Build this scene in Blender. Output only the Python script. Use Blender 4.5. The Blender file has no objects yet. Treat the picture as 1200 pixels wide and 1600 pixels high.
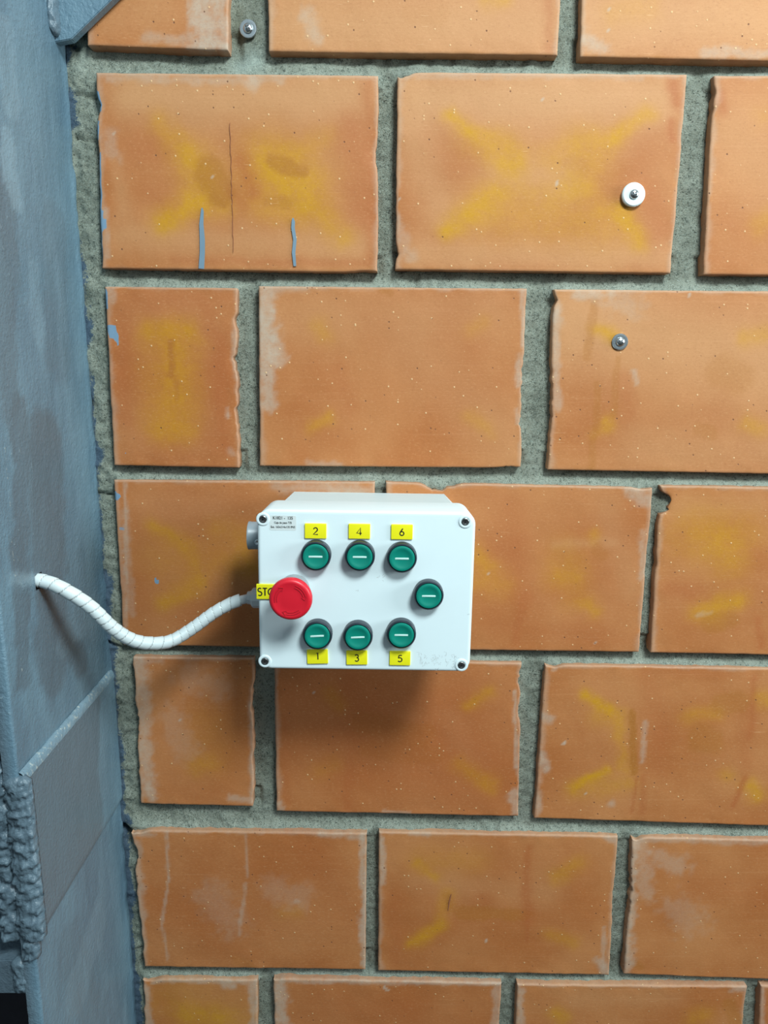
import bpy, bmesh, math, random
import numpy as np
from mathutils import Vector, Matrix

# ---------------------------------------------------------------- camera, world, lights, exposure
SC = bpy.context.scene
COL = SC.collection
CAM_H, CAM_D, FPX = 1.55, 0.872, 1200.0            # height, distance to the brick faces, focal length in px of a 1200x1600 frame
PITCH = math.atan(0.2)
cam_data = bpy.data.cameras.new('camera')
cam_data.sensor_fit = 'VERTICAL'; cam_data.sensor_height = 24.0; cam_data.lens = 24.0 * FPX / 1600.0
cam_data.clip_start = 0.01
cam = bpy.data.objects.new('camera', cam_data); COL.objects.link(cam)
cam.location = (0, -CAM_D, CAM_H); cam.rotation_euler = (math.pi/2 - PITCH, 0, 0)
SC.camera = cam

SC.view_settings.view_transform = 'Standard'
SC.view_settings.look = 'None'
SC.view_settings.exposure = 0.0
SC.view_settings.gamma = 1.0
SC.view_settings.use_curve_mapping = False

world = bpy.data.worlds.new('workshop_air'); SC.world = world; world.use_nodes = True
wn, wl = world.node_tree.nodes, world.node_tree.links     # pale hall above, darker floor below
_g = wn.new('ShaderNodeTexCoord'); _s = wn.new('ShaderNodeSeparateXYZ'); _r = wn.new('ShaderNodeMapRange'); _m = wn.new('ShaderNodeMix')
_r.interpolation_type = 'SMOOTHSTEP'; _r.inputs[1].default_value = -0.35; _r.inputs[2].default_value = 0.45
_m.data_type = 'RGBA'; _m.inputs[6].default_value = (0.085, 0.095, 0.10, 1); _m.inputs[7].default_value = (0.72, 0.90, 1.0, 1)
wl.new(_g.outputs['Generated'], _s.inputs[0]); wl.new(_s.outputs[2], _r.inputs[0]); wl.new(_r.outputs[0], _m.inputs[0])
wl.new(_m.outputs[2], wn['Background'].inputs[0])
wn['Background'].inputs[1].default_value = 0.44

def area_light(name, loc, target, size, size_y, power, color):
    l = bpy.data.lights.new(name, 'AREA'); l.shape = 'RECTANGLE'; l.size = size; l.size_y = size_y
    l.energy = power; l.color = color
    o = bpy.data.objects.new(name, l); COL.objects.link(o); o.location = loc
    o.rotation_euler = (Vector(target) - Vector(loc)).to_track_quat('-Z', 'Y').to_euler()
    return o
area_light('workshop_lamp', (0.66, -1.40, 2.80), (0.02, 0, 1.30), 0.52, 0.46, 51.0, (0.86, 0.985, 1.0))
area_light('flank_fill_light', (2.3, -0.85, 1.9), (-0.33, -.15, 1.1), 1.0, 0.7, 40.0, (0.88, 0.985, 1.0))  # added unseen light that brightens the column flank

# ---------------------------------------------------------------- measured view rays -> points on real planes
CT, ST = math.cos(PITCH), math.sin(PITCH)
def ray(px, py):
    x = (px - 600.0) / FPX; y = (py - 800.0) / FPX
    return np.array([x, CT - y*ST, -(ST + y*CT)])
def on_y(px, py, Y):                                # meets the plane y = Y (parallel to the wall)
    d = ray(px, py); t = (Y + CAM_D) / d[1]
    return np.array([d[0]*t, Y, CAM_H + d[2]*t])
def on_x(px, py, X):                                # meets the plane x = X (flank of the column)
    d = ray(px, py); t = X / d[0]
    return np.array([X, -CAM_D + d[1]*t, CAM_H + d[2]*t])
def wz(py): return on_y(600, py, 0)[2]
MM = 0.001

# ---------------------------------------------------------------- numpy noise
def _hash(ix, iy, iz, seed):
    n = (ix.astype(np.int64)*374761393 + iy.astype(np.int64)*668265263 + iz.astype(np.int64)*2147483647 + seed*1274126177) & 0xffffffff
    n = ((n ^ (n >> 13)) * 1274126177) & 0xffffffff
    n = (n ^ (n >> 16)) & 0xffffffff
    return n / 4294967295.0
def vnoise(x, y, z=None, seed=0):
    x = np.asarray(x, float); y = np.asarray(y, float)
    z = np.zeros_like(x) if z is None else np.asarray(z, float)
    xi, yi, zi = np.floor(x), np.floor(y), np.floor(z)
    fx, fy, fz = x-xi, y-yi, z-zi
    fx = fx*fx*(3-2*fx); fy = fy*fy*(3-2*fy); fz = fz*fz*(3-2*fz)
    r = 0
    for dz in (0, 1):
        wz_ = fz if dz else 1-fz
        for dy in (0, 1):
            wy = fy if dy else 1-fy
            for dx in (0, 1):
                wx = fx if dx else 1-fx
                r = r + _hash(xi+dx, yi+dy, zi+dz, seed)*wx*wy*wz_
    return r*2-1
def fbm(x, y, z=None, seed=0, octaves=4, gain=0.5):
    r = 0; a = 1.0; f = 1.0
    for k in range(octaves):
        r = r + a*vnoise(np.asarray(x)*f, np.asarray(y)*f, None if z is None else np.asarray(z)*f, seed+17*k)
        a *= gain; f *= 2.03
    return r
def sstep(a, b, x):
    t = np.clip((x-a)/(b-a), 0, 1); return t*t*(3-2*t)
def seg_dist(px, py, x0, y0, x1, y1):
    dx, dy = x1-x0, y1-y0; L = dx*dx+dy*dy+1e-12
    t = np.clip(((px-x0)*dx+(py-y0)*dy)/L, 0, 1)
    return np.hypot(px-(x0+t*dx), py-(y0+t*dy))

# ---------------------------------------------------------------- materials
def new_mat(name):
    m = bpy.data.materials.new(name); m.use_nodes = True
    return m, m.node_tree.nodes, m.node_tree.links, m.node_tree.nodes['Principled BSDF']
def N(nodes, t, **kw):
    n = nodes.new(t)
    for k, v in kw.items():
        if k.startswith('i_'): n.inputs[k[2:].replace('_', ' ')].default_value = v
        else: setattr(n, k, v)
    return n
def mix(nodes, links, fac, a, b, blend='MIX'):
    n = nodes.new('ShaderNodeMix'); n.data_type = 'RGBA'; n.blend_type = blend; n.clamp_factor = True
    for s, v in ((n.inputs[0], fac), (n.inputs[6], a), (n.inputs[7], b)):
        if isinstance(v, bpy.types.NodeSocket): links.new(v, s)
        elif isinstance(v, (int, float)): s.default_value = v
        else: s.default_value = (*v, 1) if len(v) == 3 else v
    return n.outputs[2]
def ramp(nodes, links, src, a, b, va=0.0, vb=1.0):
    n = nodes.new('ShaderNodeMapRange'); n.interpolation_type = 'SMOOTHSTEP'
    n.inputs[1].default_value = a; n.inputs[2].default_value = b; n.inputs[3].default_value = va; n.inputs[4].default_value = vb
    links.new(src, n.inputs[0]); return n.outputs[0]
def mth(nodes, links, op, a, b=None):
    n = nodes.new('ShaderNodeMath'); n.operation = op
    for s, v in ((n.inputs[0], a), (n.inputs[1], b)):
        if v is None: continue
        if isinstance(v, bpy.types.NodeSocket): links.new(v, s)
        else: s.default_value = v
    return n.outputs[0]
def coords(nodes, links, scale=(1, 1, 1), world_space=False):
    mp = nodes.new('ShaderNodeMapping'); mp.inputs['Scale'].default_value = scale
    if world_space:
        g = nodes.new('ShaderNodeNewGeometry'); links.new(g.outputs['Position'], mp.inputs['Vector'])
    else:
        t = nodes.new('ShaderNodeTexCoord'); links.new(t.outputs['Object'], mp.inputs['Vector'])
    return mp.outputs[0]
def noise(nodes, links, vec, scale, detail=4, rough=0.55):
    n = nodes.new('ShaderNodeTexNoise'); n.inputs['Scale'].default_value = scale
    n.inputs['Detail'].default_value = detail; n.inputs['Roughness'].default_value = rough
    links.new(vec, n.inputs['Vector']); return n.outputs[0]
def bump(nodes, links, height, strength, dist, prev=None):
    n = nodes.new('ShaderNodeBump'); n.inputs['Strength'].default_value = strength; n.inputs['Distance'].default_value = dist
    links.new(height, n.inputs['Height'])
    if prev is not None: links.new(prev, n.inputs['Normal'])
    return n.outputs[0]

def simple_mat(name, color, rough=0.5, metal=0.0, spec=0.5, vary=0.04, bump_s=0.0, bscale=900, coat=0.0):
    m, nd, lk, p = new_mat(name)
    v = coords(nd, lk)
    n = noise(nd, lk, v, 60, 5)
    d = tuple(c*(1-vary*2) for c in color); l = tuple(min(1, c*(1+vary)) for c in color)
    lk.new(mix(nd, lk, n, d, l), p.inputs['Base Color'])
    p.inputs['Roughness'].default_value = rough; p.inputs['Metallic'].default_value = metal
    p.inputs['Specular IOR Level'].default_value = spec; p.inputs['Coat Weight'].default_value = coat
    if bump_s:
        lk.new(bump(nd, lk, noise(nd, lk, v, bscale, 3), bump_s, 0.0006), p.inputs['Normal'])
    return m

def brick_material():
    m, nd, lk, p = new_mat('fired_clay')
    v = coords(nd, lk, world_space=True)
    a1 = N(nd, 'ShaderNodeAttribute', attribute_name='marks')        # R yellow, G brown, B pale bloom
    a2 = N(nd, 'ShaderNodeAttribute', attribute_name='marks_two')    # R blue paint, G tone, B red stain
    s1 = N(nd, 'ShaderNodeSeparateColor'); lk.new(a1.outputs['Color'], s1.inputs[0])
    s2 = N(nd, 'ShaderNodeSeparateColor'); lk.new(a2.outputs['Color'], s2.inputs[0])
    broad = noise(nd, lk, v, 9, 4, 0.5)
    base = mix(nd, lk, ramp(nd, lk, broad, .3, .7), (.395, .132, .036), (.470, .192, .066))
    base = mix(nd, lk, s2.outputs[1], base, (.525, .265, .115))                   # lighter fired tone
    # long horizontal drag lines of the extruder
    vs = coords(nd, lk, (7, 7, 420), True)
    streak = noise(nd, lk, vs, 1.0, 3, .6)
    base = mix(nd, lk, ramp(nd, lk, streak, .55, .8, 0, .14), base, (.33, .11, .04))
    base = mix(nd, lk, ramp(nd, lk, streak, .45, .25, 0, .12), base, (.68, .36, .18))
    base = mix(nd, lk, mth(nd, lk, 'MULTIPLY', s1.outputs[0], ramp(nd, lk, noise(nd, lk, v, 70, 5, .65), .3, .65, .62, .98)), base, (.52, .250, .006))   # yellow
    base = mix(nd, lk, mth(nd, lk, 'MULTIPLY', s1.outputs[1], .8), base, (.35, .128, .016))   # brown
    base = mix(nd, lk, mth(nd, lk, 'MULTIPLY', s2.outputs[2], .7), base, (.37, .098, .026))  # red stain
    fine = noise(nd, lk, v, 160, 4, .7)
    pale = mth(nd, lk, 'MULTIPLY', s1.outputs[2], ramp(nd, lk, fine, .25, .7, .62, 1.0))
    base = mix(nd, lk, pale, base, (.47, .385, .30))
    base = mix(nd, lk, ramp(nd, lk, fine, .55, .8, 0, .22), base, (.30, .11, .045))
    # light scratches: short streaks
    vs2 = coords(nd, lk, (38, 38, 1500), True)
    sc = noise(nd, lk, vs2, 1.0, 1, .5)
    gate = noise(nd, lk, v, 32, 2, .5)
    scm = mth(nd, lk, 'MULTIPLY', ramp(nd, lk, sc, .72, .80), ramp(nd, lk, gate, .52, .62))
    base = mix(nd, lk, mth(nd, lk, 'MULTIPLY', scm, .6), base, (.90, .58, .32))
    mot = noise(nd, lk, coords(nd, lk, (260, 260, 620), True), 1.0, 3, .7)
    base = mix(nd, lk, ramp(nd, lk, mot, .52, .75, 0, .30), base, (.62, .34, .16))
    base = mix(nd, lk, ramp(nd, lk, mot, .46, .25, 0, .30), base, (.26, .085, .03))
    # grit specks, light and dark
    vo = N(nd, 'ShaderNodeTexVoronoi', i_Scale=190.0); lk.new(v, vo.inputs['Vector'])
    sv = N(nd, 'ShaderNodeSeparateColor'); lk.new(vo.outputs['Color'], sv.inputs[0])
    dot = ramp(nd, lk, vo.outputs['Distance'], .05, .26, 1, 0)
    lightdot = mth(nd, lk, 'MULTIPLY', dot, mth(nd, lk, 'GREATER_THAN', sv.outputs[0], .93))
    darkdot = mth(nd, lk, 'MULTIPLY', dot, mth(nd, lk, 'LESS_THAN', sv.outputs[0], .05))
    base = mix(nd, lk, lightdot, base, (.72, .47, .24))
    base = mix(nd, lk, darkdot, base, (.15, .06, .03))
    pm = mth(nd, lk, 'MULTIPLY', s2.outputs[0], 1.0)
    base = mix(nd, lk, ramp(nd, lk, pm, .40, .55), base, (.17, .27, .37))
    lk.new(base, p.inputs['Base Color'])
    p.inputs['Roughness'].default_value = .62; p.inputs['Specular IOR Level'].default_value = .30
    b = bump(nd, lk, streak, .12, .0005)
    b = bump(nd, lk, fine, .35, .0006, b)
    b = bump(nd, lk, mth(nd, lk, 'ADD', lightdot, mth(nd, lk, 'MULTIPLY', darkdot, -1.0)), .6, .0005, b)
    lk.new(b, p.inputs['Normal'])
    return m

def mortar_material():
    m, nd, lk, p = new_mat('sand_mortar')
    v = coords(nd, lk, world_space=True)
    a1 = N(nd, 'ShaderNodeAttribute', attribute_name='marks')        # R blue paint, G pale, B dark
    s1 = N(nd, 'ShaderNodeSeparateColor'); lk.new(a1.outputs['Color'], s1.inputs[0])
    n1 = noise(nd, lk, v, 26, 5, .6)
    n2 = noise(nd, lk, v, 330, 5, .8)
    n3 = noise(nd, lk, v, 900, 2, .6)
    base = mix(nd, lk, ramp(nd, lk, n1, .3, .7), (.275, .30, .240), (.395, .425, .350))
    base = mix(nd, lk, ramp(nd, lk, n2, .50, .62, 0, .85), base, (.085, .105, .082))
    base = mix(nd, lk, ramp(nd, lk, n3, .50, .34, 0, .55), base, (.50, .59, .52))
    base = mix(nd, lk, mth(nd, lk, 'MULTIPLY', s1.outputs[1], .7), base, (.50, .60, .54))
    base = mix(nd, lk, mth(nd, lk, 'MULTIPLY', s1.outputs[2], .7), base, (.17, .175, .12))
    vo = N(nd, 'ShaderNodeTexVoronoi', i_Scale=210.0); lk.new(v, vo.inputs['Vector'])
    sv = N(nd, 'ShaderNodeSeparateColor'); lk.new(vo.outputs['Color'], sv.inputs[0])
    pit = mth(nd, lk, 'MULTIPLY', ramp(nd, lk, vo.outputs['Distance'], .10, .26, 1, 0), mth(nd, lk, 'LESS_THAN', sv.outputs[0], .12))
    base = mix(nd, lk, mth(nd, lk, 'MULTIPLY', pit, .75), base, (.05, .055, .045))
    pn = mth(nd, lk, 'ADD', s1.outputs[0], mth(nd, lk, 'MULTIPLY', mth(nd, lk, 'SUBTRACT', n2, .5), 1.7))
    base = mix(nd, lk, ramp(nd, lk, pn, .42, .58, 0, .95), base, (.105, .165, .235))
    lk.new(base, p.inputs['Base Color'])
    p.inputs['Roughness'].default_value = .95; p.inputs['Specular IOR Level'].default_value = .15
    b = bump(nd, lk, n2, 1.0, .0030)
    b = bump(nd, lk, n3, 1.0, .0012, b)
    b = bump(nd, lk, pit, -1.0, .0015, b)
    lk.new(b, p.inputs['Normal'])
    return m

def column_paint():
    m, nd, lk, p = new_mat('blue_grey_gloss_paint')
    v = coords(nd, lk, world_space=True)
    a1 = N(nd, 'ShaderNodeAttribute', attribute_name='marks')        # R second coat and darker front parts, G bare mortar smear, B pale wash
    s1 = N(nd, 'ShaderNodeSeparateColor'); lk.new(a1.outputs['Color'], s1.inputs[0])
    vv = coords(nd, lk, (1, 1, .35), True)
    n1 = noise(nd, lk, vv, 22, 5, .6)
    n2 = noise(nd, lk, v, 240, 3, .6)
    n3 = noise(nd, lk, v, 700, 2, .5)
    base = mix(nd, lk, ramp(nd, lk, n1, .3, .7), (.098, .168, .222), (.132, .218, .275))
    base = mix(nd, lk, mth(nd, lk, 'MULTIPLY', s1.outputs[0], .85), base, (.086, .118, .143))
    base = mix(nd, lk, mth(nd, lk, 'MULTIPLY', s1.outputs[2], .7), base, (.20, .30, .36))
    fl = ramp(nd, lk, n2, .66, .74, 0, .35)
    base = mix(nd, lk, fl, base, (.30, .40, .44))
    sm = mth(nd, lk, 'ADD', s1.outputs[1], mth(nd, lk, 'MULTIPLY', mth(nd, lk, 'SUBTRACT', n2, .5), .9))
    base = mix(nd, lk, ramp(nd, lk, sm, .45, .62, 0, .75), base, (.47, .51, .46))
    lk.new(base, p.inputs['Base Color'])
    lk.new(ramp(nd, lk, n1, .3, .7, .30, .46), p.inputs['Roughness'])
    p.inputs['Specular IOR Level'].default_value = .5
    b = bump(nd, lk, n2, .75, .0014)
    b = bump(nd, lk, n3, .5, .0006, b)
    b = bump(nd, lk, n1, .5, .004, b)
    lk.new(b, p.inputs['Normal'])
    return m

M_BRICK = brick_material(); M_MORTAR = mortar_material(); M_PAINT = column_paint()
M_WEB_SHADE = simple_mat('web_shade', (.030, .026, .034), .8, vary=.2, bump_s=.4, bscale=200)  # shade on the column web, put into a near-black colour
M_WHITE = simple_mat('white_box_plastic', (.715, .835, .86), .42, vary=.012)
M_BASEW = simple_mat('grey_white_box_plastic', (.60, .70, .71), .5, vary=.02)
M_LABEL = simple_mat('clear_label_film', (.66, .725, .72), .3, vary=.01)
M_YELLOW = simple_mat('yellow_engraved_plastic', (.86, .80, .012), .38, vary=.02)
M_INK = simple_mat('black_ink', (.015, .015, .012), .5)
M_GREEN = simple_mat('green_button_plastic', (.002, .215, .158), .36, vary=.03)
M_BEZEL = simple_mat('black_button_plastic', (.020, .028, .040), .34, vary=.05)
M_MARK = simple_mat('pale_marking', (.55, .80, .74), .5)
M_RED = simple_mat('red_button_plastic', (.66, .012, .028), .38, vary=.03)
M_RED2 = simple_mat('shaded_red_embossing', (.46, .008, .02), .5, vary=.03)  # knob red darkened to paint in the shade of the arrow lines
M_COLLAR = simple_mat('grey_collar_plastic', (.30, .33, .34), .4)
M_STEEL = simple_mat('zinc_plated_steel', (.55, .60, .62), .30, metal=1.0, vary=.12, bump_s=.15)
M_DARKSTEEL = simple_mat('dark_screw_steel', (.25, .26, .26), .35, metal=1.0, vary=.2)
M_SOCKET = simple_mat('screw_recess', (.02, .02, .02), .7)
M_CONDUIT = simple_mat('grey_conduit_plastic', (.27, .325, .36), .38, vary=.05)
M_WRAP = simple_mat('white_spiral_wrap', (.62, .70, .71), .42, vary=.03)
M_SEAM = simple_mat('wrap_seam_grey', (.36, .40, .40), .7)  # greyer tone along the seams of the wrap
M_GLAND = simple_mat('pale_grey_gland_plastic', (.50, .53, .54), .45)
M_BLUEMARK = simple_mat('blue_grey_marker_paint', (.165, .25, .32), .5, vary=.06)
M_CRACK = simple_mat('crack_dirt', (.26, .09, .04), .9)
M_SCUFF = simple_mat('graphite_scuff', (.42, .45, .45), .8)
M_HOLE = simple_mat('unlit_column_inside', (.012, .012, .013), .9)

# ---------------------------------------------------------------- object helpers
def link(name, me, mat, parent=None, smooth=True, origin=None):
    if origin is not None:
        me.transform(Matrix.Translation(-Vector(origin)))
    if smooth:
        me.shade_smooth()
    o = bpy.data.objects.new(name, me); COL.objects.link(o)
    if mat: me.materials.append(mat)
    if parent is not None: o.parent = parent
    if origin is not None: o.location = Vector(origin)
    return o
def tag(o, label=None, cat=None, group=None, kind=None):
    if label: o['label'] = label
    if cat: o['category'] = cat
    if group: o['group'] = group
    if kind: o['kind'] = kind
    return o
def empty(name, loc, parent=None, rot=(0, 0, 0)):
    o = bpy.data.objects.new(name, None); COL.objects.link(o); o.location = loc; o.rotation_euler = rot
    o.empty_display_size = .01
    if parent: o.parent = parent
    return o
def mesh_from(verts, faces, name='m'):
    me = bpy.data.meshes.new(name)
    me.from_pydata([tuple(map(float, v)) for v in verts], [], [tuple(int(i) for i in f) for f in faces]); me.update()
    return me
def set_attr(me, name, arr):
    a = me.color_attributes.new(name, 'FLOAT_COLOR', 'POINT')
    full = np.ones((len(me.vertices), 4)); full[:, :arr.shape[1]] = arr
    a.data.foreach_set('color', full.ravel())
def bm_mesh(bm, name='m'):
    me = bpy.data.meshes.new(name); bm.normal_update(); bm.to_mesh(me); bm.free(); return me
def autosmooth(me, deg=35):
    """split shading at sharp edges"""
    bm = bmesh.new(); bm.from_mesh(me)
    for e in bm.edges:
        if len(e.link_faces) == 2 and e.calc_face_angle(0) > math.radians(deg): e.smooth = False
    bm.to_mesh(me); bm.free()
def lathe(profile, seg=48, axis='y'):
    """profile: list of (r, h); h runs outwards along -y (axis y) or along -x (axis x); closed where r = 0"""
    verts, faces, rings = [], [], []
    for r, h in profile:
        if r <= 1e-7:
            rings.append([len(verts)]); verts.append((0, 0, h))
        else:
            rings.append(list(range(len(verts), len(verts)+seg)))
            for k in range(seg):
                a = 2*math.pi*k/seg; verts.append((r*math.cos(a), r*math.sin(a), h))
    for A, B in zip(rings, rings[1:]):
        if len(A) == 1 and len(B) == 1: continue
        for k in range(seg):
            k2 = (k+1) % seg
            if len(A) == 1: faces.append((A[0], B[k], B[k2]))
            elif len(B) == 1: faces.append((A[k], B[0], A[k2]))
            else: faces.append((A[k], B[k], B[k2], A[k2]))
    out = []
    for x, y, h in verts:
        out.append((x, -h, y) if axis == 'y' else (-h, x, y))
    me = mesh_from(out, faces)
    bm = bmesh.new(); bm.from_mesh(me); bmesh.ops.recalc_face_normals(bm, faces=bm.faces); bm.to_mesh(me); bm.free()
    autosmooth(me, 40)
    return me
def rounded_outline(w, h, r, n=8, cham=False):
    pts = []
    for cx, cz, a0 in ((w/2-r, h/2-r, 0), (-w/2+r, h/2-r, 90), (-w/2+r, -h/2+r, 180), (w/2-r, -h/2+r, 270)):
        for k in range(n+1):
            a = math.radians(a0 + 90*k/n); pts.append((cx+r*math.cos(a), cz+r*math.sin(a)))
    return pts
def loft(rings):
    """rings of equal length of (x,y,z); caps both ends with a fan polygon"""
    verts = [p for r in rings for p in r]; n = len(rings[0]); faces = []
    for i in range(len(rings)-1):
        for k in range(n):
            k2 = (k+1) % n; faces.append((i*n+k, i*n+k2, (i+1)*n+k2, (i+1)*n+k))
    faces.append(tuple(range(n))); faces.append(tuple(reversed(range((len(rings)-1)*n, len(rings)*n))))
    me = mesh_from(verts, faces)
    bm = bmesh.new(); bm.from_mesh(me); bmesh.ops.recalc_face_normals(bm, faces=bm.faces); bm.to_mesh(me); bm.free()
    autosmooth(me, 35)
    return me
def slab(w, h, y0, y1, r, bev=0.0, n=6):
    """rounded rectangle plate from y0 (back) to y1 (front, smaller y), front edge rolled by bev"""
    rings = [[(x, y0, z) for x, z in rounded_outline(w, h, r, n)]]
    if bev > 0:
        for k in range(5):
            a = math.pi/2*k/4; ins = bev*(1-math.cos(a)); dy = bev*(1-math.sin(a))
            rr = max(r-ins, 1e-5)
            rings.append([(x, y1+dy, z) for x, z in rounded_outline(w-2*ins, h-2*ins, rr, n)])
    else:
        rings.append([(x, y1, z) for x, z in rounded_outline(w, h, r, n)])
    return loft(rings)
def ribbon(points, width, thick, y):
    """flat stroke in the xz plane at depth y (front face at y-thick), widths may vary per point"""
    P = [np.array(p, float) for p in points]; n = len(P)
    W = width if hasattr(width, '__len__') else [width]*n
    L, R = [], []
    for i in range(n):
        t = P[min(i+1, n-1)] - P[max(i-1, 0)]; t = t/(np.linalg.norm(t)+1e-12); nn = np.array([-t[1], t[0]])
        L.append(P[i]+nn*W[i]/2); R.append(P[i]-nn*W[i]/2)
    verts, faces = [], []
    for i in range(n):
        for q in (L[i], R[i]): verts += [(q[0], y-thick, q[1]), (q[0], y, q[1])]
    for i in range(n-1):
        a, b = 4*i, 4*(i+1)
        faces += [(a, a+2, b+2, b), (a, b, b+1, a+1), (a+2, a+3, b+3, b+2)]
    faces += [(0, 1, 3, 2), (4*(n-1), 4*(n-1)+2, 4*(n-1)+3, 4*(n-1)+1)]
    return verts, faces
def ribbons(list_of_pts, width, thick, y):
    V, F = [], []
    for pts in list_of_pts:
        v, f = ribbon(pts, width, thick, y); o = len(V); V += v; F += [tuple(i+o for i in q) for q in f]
    me = mesh_from(V, F)
    bm = bmesh.new(); bm.from_mesh(me); bmesh.ops.recalc_face_normals(bm, faces=bm.faces); bm.to_mesh(me); bm.free()
    return me

# ================================================================= THE WALL
Y_MORTAR = 0.0125
# every brick by its four face corners as seen in the photograph (TL, TR, BR, BL)
BR = {
 'r1a': ((118,-245),(362,-245),(356,79),(137,71)),
 'r1b': ((414,-245),(886,-245),(872,86),(420,80)),
 'r1c': ((916,-245),(1395,-240),(1366,99),(906,89)),
 'r2a': ((150,113),(592,118),(590,426),(159,419)),
 'r2b': ((621,112),(1074,116),(1048,427),(618,421)),
 'r2c': ((1115,118),(1570,120),(1535,433),(1099,429)),
 'r3a': ((164,448),(371,450),(374,731),(178,727)),
 'r3b': ((404,447),(823,451),(814,731),(406,728)),
 'r3c': ((865,452),(1315,456),(1280,742),(856,734)),
 'r4a': ((178,750),(586,753),(583,1014),(193,1008)),
 'r4b': ((603,753),(1020,762),(998,1019),(604,1014)),
 'r4c': ((1031,759),(1455,765),(1415,1027),(1017,1020)),
 'r5a': ((208,1027),(397,1028),(396,1260),(219,1256)),
 'r5b': ((428,1031),(815,1036),(810,1276),(432,1268)),
 'r5c': ((852,1039),(1262,1046),(1237,1292),(835,1279)),
 'r6a': ((205,1297),(573,1302),(571,1515),(226,1510)),
 'r6b': ((592,1300),(966,1307),(951,1524),(591,1517)),
 'r6c': ((988,1308),(1370,1316),(1342,1536),(975,1522)),
 'r7a': ((222,1530),(402,1532),(403,1737),(233,1735)),
 'r7b': ((427,1529),(784,1536),(772,1743),(433,1737)),
 'r7c': ((808,1538),(1167,1541),(1142,1748),(801,1742)),
 'r7d': ((1189,1541),(1550,1550),(1512,1756),(1180,1749)),
 'r8a': ((236,1752),(560,1755),(556,1940),(250,1936)),
 'r8b': ((580,1755),(905,1758),(893,1944),(578,1940)),
 'r8c': ((928,1758),(1245,1762),(1222,1948),(914,1944)),
}
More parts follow.
